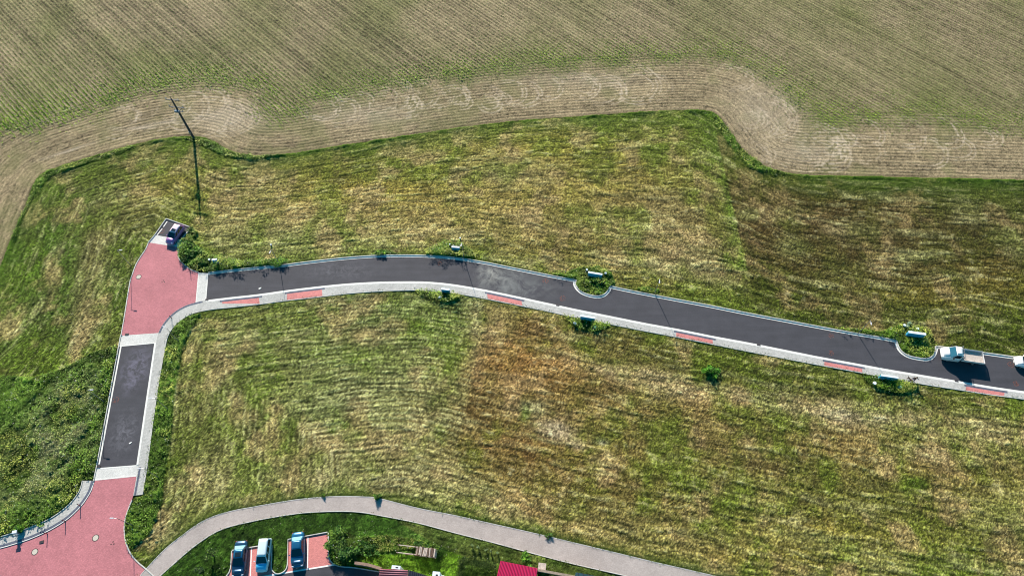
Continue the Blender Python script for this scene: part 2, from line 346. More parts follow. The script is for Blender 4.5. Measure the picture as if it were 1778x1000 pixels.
# dry and tinted areas, each at its measured place
AREAS = [
 # north strip
 (620, 330, 330, 55, 0, yel_c, .85), (960, 330, 260, 75, 0, yel_c, .85), (1120, 400, 130, 70, 0, yel_c, .7), (480, 400, 130, 40, 0, tan_c, .35), (440, 330, 60, 30, 0, tan_c, .35),
 (780, 400, 200, 26, 0, C3((.26, .19, .09)), .5), (960, 390, 200, 40, 0, C3((.26, .20, .10)), .5), (560, 370, 160, 20, 0, C3((.26, .18, .09)), .45), (1150, 370, 90, 40, 0, C3((.27, .22, .12)), .5), (900, 300, 90, 30, 0, tan_c, .35), (1010, 250, 120, 25, 0, yel_c, .6), (1150, 440, 90, 30, 0, tan_c, .55), (1240, 470, 50, 22, 0, tan_c, .5), (860, 300, 40, 14, 0, tan_c, .4), (1060, 240, 60, 20, 0, green_c, .5), (1130, 260, 40, 25, 0, green_c, .7),
 (250, 340, 110, 22, .2, yel_c, .8), (190, 350, 60, 25, 0, tan_c, .5), (165, 430, 25, 70, .1, tan_c, .35), (150, 510, 20, 50, .1, tan_c, .35), (130, 590, 22, 26, 0, brown_c, .6), (135, 595, 12, 18, 0, tan_c, .6),
 (100, 470, 150, 170, .1, C3((.048, .085, .012)), .85), (60, 420, 60, 100, .2, lush_c, .5), (90, 560, 90, 60, .2, lush_c, .4), (165, 440, 22, 70, .1, C3((.15, .12, .06)), .5), (145, 540, 18, 60, .1, C3((.17, .13, .07)), .45), (210, 390, 50, 45, 0, brown_c, .35), (40, 560, 25, 40, 0, pale_c, .25),
 (1100, 345, 40, 12, 0, brown_c, .6), (1000, 425, 120, 18, 0, C3((.10, .075, .02)), .5), (560, 420, 140, 22, 0, pale_c, .40), (640, 300, 180, 16, 0, green_c, .5),
 (1255, 330, 16, 110, 0, green_c, .75), (1255, 430, 14, 30, 0, lush_c, .55), (1245, 215, 60, 30, 0, green_c, .6),
 (1560, 400, 330, 85, 0, C3((.078, .066, .024)), .85), (1420, 370, 150, 60, 0, brown_c, .75), (1330, 430, 60, 50, 0, brown_c, .7), (1650, 460, 160, 35, 0, brown_c, .5), (1560, 540, 160, 30, 0, green_c, .5), (1700, 540, 120, 40, 0, green_c, .45),
 (1640, 510, 150, 22, 0, yel_c, .45), (1740, 480, 60, 30, 0, yel_c, .4), (1600, 330, 200, 14, 0, lush_c, .45),
 (1370, 375, 30, 14, 0, pale_c, .75), (1300, 372, 22, 10, 0, pale_c, .6), (1375, 430, 26, 18, 0, pale_c, .6), (1500, 400, 40, 14, 0, pale_c, .6), (1590, 445, 45, 10, 0, pale_c, .6), (1640, 480, 30, 9, 0, pale_c, .6), (1760, 420, 26, 30, 0, pale_c, .6), (1700, 360, 50, 12, 0, pale_c, .45), (1450, 400, 20, 12, 0, tan_c, .5), (1670, 350, 30, 10, 0, pale_c, .4),
  # south-west plot
 (690, 590, 165, 110, 0, C3((.115, .145, .055)), .75), (690, 700, 190, 120, 0, C3((.15, .175, .075)), .75), (690, 690, 150, 40, 0, C3((.20, .225, .115)), .6), (400, 690, 90, 120, 0, C3((.12, .115, .045)), .65), (600, 820, 230, 30, 0, C3((.17, .16, .07)), .7), (480, 560, 130, 34, .1, C3((.10, .115, .03)), .6), 
 (640, 600, 170, 60, 0, green_c, .5), (400, 590, 80, 25, .3, pale_c, .40), (720, 700, 110, 80, 0, pale_c, .42), (560, 660, 130, 25, 0, pale_c, .35), (660, 590, 70, 10, 0, tan_c, .3), (640, 780, 120, 14, 0, tan_c, .35),
 (560, 770, 70, 22, 0, brown_c, .65), (700, 800, 90, 12, 0, brown_c, .4), (420, 720, 60, 60, 0, C3((.15, .13, .06)), .5), (430, 610, 60, 12, .3, C3((.16, .13, .07)), .5), (600, 830, 260, 18, 0, tan_c, .50), (380, 850, 80, 22, .4, tan_c, .35), (280, 930, 30, 26, .5, tan_c, .45),
 (740, 720, 60, 22, 0, lush_c, .25), (850, 860, 120, 24, -.2, C3((.27, .26, .12)), .55), (960, 905, 90, 16, -.2, tan_c, .35), (380, 745, 50, 20, 0, lush_c, .3),
  # south-east plot
 (1250, 800, 480, 120, -.1, C3((.125, .108, .038)), .66), (930, 700, 150, 110, 0, C3((.15, .108, .042)), .6), (1350, 760, 420, 60, -.12, C3((.16, .115, .045)), .55), 
 (900, 620, 80, 60, 0, C3((.21, .12, .045)), .8), (860, 560, 30, 40, 0, tan_c, .65), (830, 600, 12, 60, 0, tan_c, .5), (960, 640, 120, 30, -.1, C3((.20, .12, .045)), .7), (1000, 780, 260, 90, -.1, C3((.15, .115, .04)), .65), (860, 780, 70, 26, 0, C3((.12, .075, .035)), .7), (830, 720, 60, 30, 0, brown_c, .5), (1000, 800, 120, 24, -.1, C3((.16, .095, .035)), .6),
 (930, 565, 60, 20, -.1, brown_c, .6), (1060, 600, 120, 26, -.15, brown_c, .55), (1300, 640, 170, 22, -.15, C3((.055, .065, .016)), .6), (1550, 695, 140, 14, -.15, C3((.055, .07, .016)), .6), (1720, 720, 90, 16, -.1, green_c, .6),
 (1100, 650, 90, 14, -.2, tan_c, .8), (1230, 685, 110, 15, -.15, tan_c, .8), (1400, 710, 130, 17, -.15, tan_c, .85), (1560, 730, 130, 20, -.12, tan_c, .85), (1690, 760, 70, 26, -.1, tan_c, .65), (1480, 722, 60, 9, -.1, C3((.42, .37, .27)), .7), (1250, 700, 60, 26, -.1, C3((.25, .16, .07)), .5),
 (968, 746, 30, 15, -.3, C3((.40, .36, .28)), .62), (1003, 772, 14, 8, -.3, C3((.40, .35, .27)), .6), (1047, 768, 8, 4, 0, C3((.5, .48, .42)), .7), (1040, 764, 14, 6, 0, C3((.07, .12, .07)), .5), (912, 705, 34, 12, 0, C3((.22, .24, .15)), .6), (912, 715, 8, 14, 0, lush_c, .7),
 (1200, 760, 120, 40, -.1, C3((.16, .12, .055)), .55), (1400, 780, 200, 40, -.1, C3((.16, .12, .05)), .55), (1640, 820, 140, 60, -.1, C3((.20, .15, .055)), .60), (1580, 860, 120, 40, 0, green_c, .55), (1260, 850, 160, 50, -.1, C3((.095, .085, .03)), .5), (1050, 850, 120, 40, -.1, C3((.085, .07, .025)), .5), (1590, 840, 22, 12, 0, lush_c, .7),
 (1430, 930, 220, 30, -.1, yel_c, .5), (1150, 930, 120, 26, -.2, C3((.26, .23, .10)), .55), (1450, 945, 120, 14, -.2, pale_c, .5), (1700, 960, 120, 40, 0, green_c, .4), (1640, 790, 90, 14, -.1, tan_c, .5), (1760, 900, 60, 40, 0, pale_c, .4), (1360, 740, 40, 9, -.1, lush_c, .4), (1320, 970, 90, 18, -.1, yel_c, .5),
]
for cx, cy, rx, ry, an, c, k in AREAS:
    mix(c, nz(blob(cx, cy, rx, ry, an)**.8), k)
gp = fbm(GX, GY, 5.5, 180, 4); tp = fbm(GX+50, GY, 4.5, 190, 4)
gpk = np.where(south, .85, np.where(GX > P(1268, 340).x, .35, .7))
mix(C3((.075, .118, .012)), np.clip((gp-.47)*5, 0, 1)*gpk, .8)
mix(C3((.29, .215, .115)), np.clip((tp-.53)*6, 0, 1), .6)
mix(C3((.06, .055, .02)), np.clip((fbm(GX, GY+70, 3.5, 200, 4)-.60)*7, 0, 1), .3)
# sharp mowing limit lines: east part of north strip and between south plots
east_n = np.clip((GX - P(1268, 340).x - .02*(P(1268, 340).y-GY))/.5+.5, 0, 1)*(~south)
se_line = smooth(PLn([(845, 500), (835, 560), (822, 640), (806, 720), (800, 790), (900, 880), (1000, 960), (1100, 1100)]), 1)
col = lerp(col, col*C3((.62, .60, .58)), east_n)
mix(C3((.075, .125, .015)), np.exp(-(np.clip(P(1262, 340).x-GX, -.01, 99)/1.6)**1.0)*(1-east_n)*(~south)*(GY > P(0, 470).y)*(.4+n_mid), .75)
# variation at tuft scale
se_x = np.interp(GY, se_line[::-1, 1] if se_line[0, 1] > se_line[-1, 1] else se_line[:, 1], se_line[::-1, 0] if se_line[0, 1] > se_line[-1, 1] else se_line[:, 0])
se_m = np.clip((GX-se_x)/.8+.5, 0, 1)*south
col = lerp(col, col*C3((.94, .84, .80)), se_m*np.clip(1-(GX-se_x)/45, .35, 1))
col *= (1-.45*lin_d*(.4+.6*n_mid)*(.5+n_sm))[..., None]
mix(C3((.34, .33, .17)), lin_l*np.clip((n_mid-.35)*4, 0, 1)*(.3+n_sm), .40)
rowc = .5+.5*np.cos(2*np.pi*(dS+.5*(n_big-.5)*4+.35*(n_mid-.5))/.80)
blk = np.clip(blob(670, 670, 210, 160, 0), 0, 1)**.8*(1-se_m)*south
col *= (1+(rowc-.5)*.6*blk*(.3+1.4*n_sm))[..., None]
mix(C3((.30, .33, .19)), blk*np.clip(rowc-.45, 0, 1)*np.clip((n_mid-.3)*3, 0, 1), .75)
col *= C3((1.08, 1.07, .92))
spk = (n_sm-.5)*.45 + (streak-.5)*1.25 + (n_cl-.5)*1.0 + (n_fine-.5)*1.6
col *= np.exp(np.clip(spk*1.2-.10, -1.7, 1.25))[..., None]
mix(C3((.40, .37, .20)), np.clip((streak*.5+n_cl*.3+n_sm*.2-.60)*7, 0, 1), .55)
mix(C3((.022, .036, .006)), np.clip((.40-(streak*.45+n_cl*.35+n_sm*.2))*7, 0, 1), .5)
# green edge to the ploughed field
edge = np.exp(-np.clip(dF-.15, 0, 99)/(.15+1.3*np.clip(fbm(GX, GY, 7, 210, 3)-.25, 0, 1)))*np.clip((n_mid-.22)*3.5, 0, 1)
mix(C3((.075, .165, .008)), edge*(~infield), .95)
mix(C3((.055, .10, .012)), np.exp(-(dF/4.0)**2)*(~infield)*nz(np.ones(SH)), .5)
# verge beside road and path
dP = np.minimum(dist(GX, GY, PATH_U[::3]), dist(GX, GY, PATH_L[::3]))
mix(C3((.045, .075, .012)), np.exp(-(dP/1.0)**2), .7)
mix(C3((.045, .075, .012)), np.exp(-(np.minimum(dS, dN)/.6)**2), .6)
# garden side lawn
gl = garden.astype(float)
mix(C3((.022, .058, .006))*1.0, gl*np.ones(SH), .96)
lawn1 = inpoly(GX, GY, PLn([(612, 966), (692, 961), (765, 968), (776, 958), (806, 958), (800, 1020), (700, 1020), (604, 985)]))
mix(C3((.062, .125, .008)), lawn1.astype(float)*(.75+.5*n_mid), .9)
mix(C3((.07, .085, .02)), garden*inpoly(GX, GY, PLn([(680, 899), (1100, 1001), (1100, 1040), (860, 985), (790, 960), (740, 935)])).astype(float)*n_mid*1.6, .7)
gsp = garden*((n_sm-.5)*1.6+(n_mid-.5)*1.2+(n_cl-.5)*1.2+(n_fine-.5)*.8)
col *= np.exp(gsp)[..., None]
# crop field
rn = np.array([.698, .716]); rr = GX*rn[0]+GY*rn[1]; ra = -GX*rn[1]+GY*rn[0]
ROWS = .75
rid = np.floor(rr/ROWS+.5)
rowv = _h(rid.astype(np.int64), np.zeros(SH, np.int64), 0, 5)
fcol = lerp(np.broadcast_to(soil_c*1.0, SH+(3,)), C3((.105, .12, .042)), np.clip(.30+(n_big-.5)*1.6, 0, 1))
fcol = fcol*C3((1.10, 1.03, 1.0))*(1+(.27*np.cos(2*np.pi*rr/ROWS)+.35*(rowv-.5)+.35*(vn(rr/.3, ra/3, 61)-.5)+.7*(n_fine-.5)+.6*(n_cl-.5)+.30*(n_sm-.5)+.25*(fbm(rr, ra/8, 4.5, 66, 3)-.5)*2))[..., None]
tram = np.exp(-((np.mod(rr+1.3, 9.0)-4.5)/.16)**2)+.8*np.exp(-((np.mod(rr+1.3, 9.0)-6.3)/.16)**2)
fcol = fcol*(1-.34*np.clip(tram, 0, 1))[..., None]
dFw = dF+.25*(fbm(GX, GY, 8, 71, 2)-.5)
hid = np.floor(dFw/.5).astype(np.int64)
hrow = _h(hid, np.zeros(SH, np.int64), 0, 9)
hcol = np.broadcast_to(C3((.245, .195, .115)), SH+(3,))*(1+(.10*np.cos(2*np.pi*dFw/.75)+.20*(hrow-.5)+.55*(vn3(dFw/.28, GX/3, GY/3, 81)-.5)+.35*(vn3(dFw/1.1, GX/9, GY/9, 84)-.5)+.8*(n_fine-.5)+.7*(n_cl-.5)+.40*(n_sm-.5)+.35*(n_mid-.5)))[..., None]
hcol = lerp(hcol, C3((.125, .13, .05)), np.clip((n_big*.5+n_mid*.5-.46)*3.5, 0, .5))
hcol = lerp(hcol, C3((.11, .125, .04)), np.clip(1-dH/5.5, 0, 1)*.75*np.clip(n_mid*2-.2, 0, 1))
# pale bare patches and dark furrows of the headland
for cx, cy, rx, ry, an, k in [(245, 222, 26, 3, .15, .8), (285, 213, 30, 3, .15, .5), (120, 262, 40, 2.5, .45, .6), (400, 205, 60, 22, 0, .45), (1330, 190, 60, 50, 0, .35), (640, 200, 80, 18, 0, .3), (1400, 265, 60, 16, 0, .3), (1010, 140, 120, 14, 0, .2)]:
    hcol = lerp(hcol, C3((.40, .34, .26)), np.clip(blob(cx, cy, rx, ry, an)*(.5+n_mid), 0, 1)*k)
for cx, cy, rp, k0 in [(float(rng.uniform(60, 470)), float(rng.uniform(170, 225)), float(rng.uniform(18, 48)), 2) for _ in range(10)] + [(float(q), float(np.interp(q, [500, 1240], [190, 140])+rng.uniform(-12, 14)), float(rng.uniform(16, 44)), 2) for q in rng.uniform(500, 1240, 22)] + [(float(rng.uniform(1300, 1440)), float(rng.uniform(200, 280)), float(rng.uniform(18, 60)), 3) for _ in range(9)] + [(float(rng.uniform(1440, 1778)), float(rng.uniform(225, 265)), float(rng.uniform(18, 44)), 2) for _ in range(7)] + [(665, 170, 26, 2), (705, 178, 22, 3), (765, 172, 28, 2), (850, 165, 24, 2), (880, 160, 34, 2), (1005, 150, 36, 3), (1020, 150, 22, 2), (1100, 150, 30, 1), (400, 205, 50, 4), (385, 200, 34, 2), (700, 178, 40, 2), (1320, 215, 30, 3), (1390, 262, 46, 4), (1420, 262, 30, 3), (1575, 238, 30, 3), (1710, 238, 26, 3), (300, 190, 30, 2), (210, 205, 26, 1), (1270, 135, 34, 3)]:
    c = P(cx, cy); r0 = (P(cx+rp, cy)-c).x
    rho = np.hypot(GX-c.x, (GY-c.y)*rng.uniform(.8, 1.25)) + (n_big-.5)*3; side_a = rng.uniform(-40, 10)
    an = np.arctan2(GY-c.y, GX-c.x)
    side = 1/(1+np.exp(-(np.cos(an-R(side_a)) + .35)*5))
    for k in range(k0):
        ring = np.exp(-((rho-(r0-k*.8))/.15)**2)*side*(n_sm > .38)
        hcol = lerp(hcol, C3((.46, .38, .28)), np.clip(ring*1.2, 0, 1)*.62*np.clip((n_mid-.22)*3, 0, 1)*(.5+n_cl))
fmix = np.where(beyond[..., None], fcol, hcol)
col = np.where(infield[..., None], fmix, col)
# dark seam at the field edge
col = lerp(col, C3((.06, .055, .025)), np.exp(-((dF-.1)/.28)**2)*infield*.7)
# lush areas
lushm = np.zeros(SH)
for poly, h, q in LUSHW:
    lushm = np.maximum(lushm, inpoly(GX, GY, poly)*h)
    col = np.where(inpoly(GX, GY, poly)[..., None], (C3((.042, .080, .010))*np.exp(2.6*(n_mid-.5)+1.6*(n_sm-.5)+1.0*(n_cl-.5))[..., None]), col)
west = inpoly(GX, GY, LUSHW[0][0])
wk = west*np.clip(np.maximum(blob(100, 770, 110, 60, .8), blob(60, 830, 70, 30, .5))+blob(120, 690, 40, 60, 0), 0, 1)*np.clip((n_mid-.36)*4, 0, 1)
mix(C3((.15, .15, .07)), wk, .75)
paved = np.zeros(SH, bool)
for p in PAVED: paved |= inpoly(GX, GY, p)
pv = paved.astype(float)
pvd = pv.copy()
pvd[1:] = np.maximum(pvd[1:], pv[:-1]); pvd[:-1] = np.maximum(pvd[:-1], pv[1:]); pvd[:, 1:] = np.maximum(pvd[:, 1:], pv[:, :-1]); pvd[:, :-1] = np.maximum(pvd[:, :-1], pv[:, 1:])
# heights
z = .04*(n_sm-.5)*2 + (.065*(streak-.5)*2) + .035*(n_cl-.5)*2 + .09*(n_fine-.5) - .08*lin_d + .04*lin_l
z = np.where(infield, .03*np.cos(2*np.pi*np.where(beyond, rr, dFw)/ROWS)+.05*(n_sm-.5)+.05*(n_fine-.5)+.03*(n_mid-.5), z)
z += lushm*(.25+.9*(n_sm-.35)+1.2*(n_mid-.5)+.5*(n_cl-.5))*np.clip(np.minimum(np.minimum(dS, dN), 2)/.5, .15, 1)
z += np.where(~infield, np.exp(-(dF/.8)**2)*np.clip(.9*(n_mid-.3), 0, .28), 0)         # grassy bank of the field edge
z += np.where(garden, .0, 0)
z = np.where(pvd > 0, -.12, z)
z[0, :] = z[-1, :] = 0; z[:, 0] = z[:, -1] = 0
col = np.clip(col, .004, .7)
def grid_sample(A, x, y):
    i = np.clip(((y-Y0)/GS+.5).astype(int), 0, SH[0]-1); j = np.clip(((x-X0)/GS+.5).astype(int), 0, SH[1]-1)
    return A[i, j]
def raw_mesh(name, V, F, cols, mats, k=3):
    me = bpy.data.meshes.new(name); me.vertices.add(len(V)); me.vertices.foreach_set('co', np.asarray(V, np.float32).ravel())
    nf = len(F); me.loops.add(nf*k); me.loops.foreach_set('vertex_index', np.asarray(F, np.int32).ravel())
    me.polygons.add(nf); me.polygons.foreach_set('loop_start', np.arange(0, nf*k, k, dtype=np.int32)); me.polygons.foreach_set('loop_total', np.full(nf, k, np.int32))
    if cols is not None:
        a = me.color_attributes.new('Col', 'FLOAT_COLOR', 'POINT')
        c4 = np.ones((len(V), 4), np.float32); c4[:, :3] = cols; a.data.foreach_set('color', c4.ravel())
    me.update(calc_edges=True)
    return link(name, me, mats)
ny, nx = SH
V = np.stack([GX.ravel(), GY.ravel(), z.ravel()], 1)
idx = np.arange(ny*nx).reshape(SH)
F = np.stack([idx[:-1, :-1].ravel(), idx[:-1, 1:].ravel(), idx[1:, 1:].ravel(), idx[1:, :-1].ravel()], 1)
c_all = col.reshape(-1, 3)
# wide skirt to the horizon, joined at the border
B = 3000
ext = np.array([[-B, -B, 0], [B, -B, 0], [B, B, 0], [-B, B, 0]]); base = len(V)
V = np.vstack([V, ext]); c_all = np.vstack([c_all, np.tile(C3((.12, .12, .05)), (4, 1))])
cor = [idx[0, 0], idx[0, -1], idx[-1, -1], idx[-1, 0]]
skirt = [[base, base+1, cor[1], cor[0]], [base+1, base+2, cor[2], cor[1]], [base+2, base+3, cor[3], cor[2]], [base+3, base, cor[0], cor[3]]]
F = np.vstack([F, skirt])
M['ground'] = mat('ground', (.1, .1, .1), .95, .1, var=.6, vscale=5.5, attr='Col', bump=.05, bscale=9, detail=5)
g = raw_mesh('ground', V, F, c_all, M['ground'], 4); tag(g, 'ploughed field, mown meadow and lawns around the new road', 'ground', kind='structure')
# ------------------------------------------------------------------ blades, weeds, crop plants (real small leaves)
def leaves(name, x, y, z0, L, W, tilt, cols, material, label, cat):
    """one leaf triangle per point: base width W, length L, leaning tilt from vertical in a random direction"""
    n = len(x); a = rng.random(n)*2*np.pi
    d = np.stack([np.cos(a)*np.sin(tilt), np.sin(a)*np.sin(tilt), np.cos(tilt)], 1)
    s = np.stack([-np.sin(a), np.cos(a), np.zeros(n)], 1)
    b = np.stack([x, y, z0], 1)
    V = np.empty((n, 4, 3)); V[:, 0] = b; V[:, 1] = b + d*(L*.5)[:, None] - s*(W/2)[:, None]
    V[:, 2] = b + d*L[:, None]; V[:, 2, 2] -= L*.12; V[:, 3] = b + d*(L*.5)[:, None] + s*(W/2)[:, None]
    F = np.arange(n*4).reshape(-1, 4)
    c = np.repeat(cols, 4, 0)
    o = raw_mesh(name, V.reshape(-1, 3), F, np.clip(c, .003, .8), material, 4)
    return tag(o, label, cat, kind='stuff')
def scatter(n, margin=0):
    """points spread evenly over the part of the plane in view (plus a border)"""
    x = rng.uniform(X0+2, X1-2, n); y = rng.uniform(Y0+2, Y1-4, n)
    keep = np.abs(x) < (y*.52+75)
    return x[keep], y[keep]
mead = (~infield) & (pvd == 0)
x, y = scatter(800000)
k = grid_sample(mead, x, y) & (grid_sample(lushm, x, y) < .2); x = x[k]; y = y[k]
n = len(x); gr = grid_sample(garden, x, y); gc = grid_sample(col, x, y)*(.35+1.5*rng.random(n)**1.4)[:, None]*np.array([1.08, 1.10, .85]); sn = grid_sample(n_sm, x, y)
gr = grid_sample(garden, x, y)
L = (.06+.10*rng.random(n))*(.7+.7*sn); st_ = rng.random(n) < .10*(1-gr); gc[st_] = (C3((.36, .33, .18))*(.6+.8*rng.random((st_.sum(), 1)))); wf_ = (rng.random(n) < .03)*(gr > .5); gc[wf_] = C3((.45, .45, .38))
leaves('meadow_grass', x, y, grid_sample(z, x, y)-.01, L, .05+.07*rng.random(n), rng.uniform(.5, 1.3, n), gc, M['blade'], 'short mown grass and dry stubble between field and housing', 'grass')
# taller weeds in the lush areas
xs, ys, hs, qs = [], [], [], []
for i, (poly, h, q) in enumerate(LUSHW):
    x0, y0 = poly.min(0); x1, y1 = poly.max(0)
    x0 = max(x0, X0+1); y0 = max(y0, Y0+1)
    n = int((x1-x0)*(y1-y0)*(44 if i == 0 or i > 9 else 75)*q); px_, py_ = rng.uniform(x0, x1, n), rng.uniform(y0, y1, n)
    k = inpoly(px_, py_, poly) & (grid_sample(pvd, px_, py_) == 0); px_ = px_[k]; py_ = py_[k]
    cl = fbm(px_, py_, 1.1, 90, 3)
    hh = h*(np.clip((cl-.33)*4.2, .03, 1.7) if i not in (2, 3, 5, 6, 8) else np.clip((cl-.15)*3.2, .3, 1.6))*rng.random(len(px_))**.7
    if i in (4, 7):   # mown inside of the bays
        lowm = inpoly(px_, py_, b1 if i == 4 else b2); hh = np.where(lowm, hh*.25, hh)
    xs.append(px_); ys.append(py_); hs.append(hh); qs.append(cl)
x = np.concatenate(xs); y = np.concatenate(ys); hh = np.concatenate(hs); cl = np.concatenate(qs); n = len(x)
hue = fbm(x, y, 3.5, 97, 3)
gc = C3((.092, .175, .011))*np.ones((n, 1)); gc = gc + (C3((.26, .29, .05))-gc)*np.clip((hue-.42)*5, 0, 1)[:, None]*.85; gc *= np.clip(.05+2.1*cl, .3, 1.9)[:, None]
wkk = grid_sample(wk, x, y); gc = gc + (C3((.36, .36, .18))-gc)*(np.clip(wkk*1.2, 0, 1)*rng.random(n))[:, None]
gc *= (.55+.9*rng.random(n))[:, None]
gc *= np.where(grid_sample(garden, x, y), .55, 1.0)[:, None]; pale = rng.random(n) < .02; gc[pale] = C3((.35, .38, .28))
leaves('weeds', x, y, grid_sample(z, x, y)+hh, (.13+.18*rng.random(n))*np.clip(.6+hh, .7, 1.3), .07+.12*rng.random(n), rng.uniform(.7, 1.6, n), gc, M['leaf'], 'rank green weeds and tall grass on banks and verges', 'weeds')
# tufts spilling over kerbs and path edges
ex, ey = [], []
for ln, o0, o1, dn in ((PATH_U, -.12, .45, 9), (PATH_L, -.45, .12, 9), (WALK_OUT2, -.30, .14, 7), (NORTH, .08, .5, 12), (RED1_L, -.4, .06, 8), (BW_OUT, -.5, .2, 12), (RED2_R, .0, .5, 8)):
    L_ = np.r_[0, np.cumsum(np.linalg.norm(np.diff(ln, axis=0), axis=1))]; n_ = int(L_[-1]*dn); t = rng.random(n_)*L_[-1]
    px_ = np.interp(t, L_, ln[:, 0]); py_ = np.interp(t, L_, ln[:, 1]); tx = np.interp(t+.2, L_, ln[:, 0])-np.interp(t-.2, L_, ln[:, 0]); ty = np.interp(t+.2, L_, ln[:, 1])-np.interp(t-.2, L_, ln[:, 1]); q_ = np.hypot(tx, ty)+1e-6
    cl_ = vn(px_/1.6, py_/1.6, 170); o_ = rng.uniform(o0, o1, n_); keep = (cl_ > .42)
    ex.append((px_-ty/q_*o_)[keep]); ey.append((py_+tx/q_*o_)[keep])
x = np.concatenate(ex); y = np.concatenate(ey); n = len(x)
leaves('verge_tufts', x, y, np.full(n, .02), .14+.14*rng.random(n), .05+.07*rng.random(n), rng.uniform(.3, 1.2, n), (C3((.07, .12, .014))*(.5+rng.random((n, 1)))), M['leaf'], 'grass tufts spilling over the kerbs and path edges', 'grass')
# crop plants in rows
pts = []
r0 = np.arange(-40, 190, ROWS); 
for r_ in r0:
    a = np.arange(-140, 175, .30); a = a + rng.uniform(-.1, .1, len(a)); rj = r_ + rng.normal(0, .035, len(a))
    X = rj*rn[0]-a*rn[1]; Y = rj*rn[1]+a*rn[0]
    k = (X > X0+1) & (X < X1-1) & (Y > 60) & (Y < Y1-1); pts.append(np.stack([X[k], Y[k]], 1))
pts = np.vstack(pts); x, y = pts[:, 0], pts[:, 1]
dh = grid_sample(dH, x, y); bey = grid_sample(beyond, x, y); inf = grid_sample(infield, x, y)
band = np.exp(-(np.where(bey, dh*.75, dh*.9)/3.6)**2)*np.clip(.35+1.5*(grid_sample(n_mid, x, y)-.25), .2, 1.2)
gb = grid_sample(n_big, x, y); west_f = np.clip((-40-x)/50, 0, 1)*np.clip((125-y)/35, 0, 1)
dens = np.where(bey, .50+.40*west_f+.30*(gb-.4), np.clip(1-dh/5.0, 0, 1)*.9) + band*.85
k = inf & (rng.random(len(x)) < dens) & (grid_sample(dF, x, y) > .8); x = x[k]; y = y[k]
dh2 = dh[k]; band2 = band[k]; wf = west_f[k]
size = .14+.12*rng.random(len(x)) + .17*band2 + .13*wf
x3 = np.repeat(x, 4)+rng.normal(0, .03, len(x)*4); y3 = np.repeat(y, 4)+rng.normal(0, .03, len(x)*4); L = np.repeat(size, 4)
bright = np.repeat(.35+.65*np.clip(band2+wf*.8, 0, 1), 4)
gc = (C3((.09, .11, .035))[None]*(1-bright[:, None]) + C3((.22, .33, .018))[None]*bright[:, None])*(.6+.8*rng.random(len(x3)))[:, None]
leaves('crop_rows', x3, y3, grid_sample(z, x3, y3), L, L*.42, rng.uniform(.6, 1.35, len(x3)), gc, M['leaf'], 'young crop plants in long diagonal rows on bare soil', 'crop')
# sparse crop following the headland curves
x, y = scatter(260000); k = grid_sample(infield, x, y) & ~grid_sample(beyond, x, y); x = x[k]; y = y[k]
df = grid_sample(dFw, x, y); k = (np.abs(np.mod(df, .75)-.375) < .07) & (fbm(x, y, 5, 120, 3)+.12*rng.random(len(x)) > .53); x = x[k]; y = y[k]; n = len(x)
leaves('headland_seedlings', x, y, grid_sample(z, x, y), .14+.12*rng.random(n), .07+.05*rng.random(n), rng.uniform(.6, 1.3, n), C3((.10, .14, .03))*(.6+.8*rng.random(n))[:, None], M['leaf'], 'sparse seedlings along the curved furrows of the headland', 'seedlings')
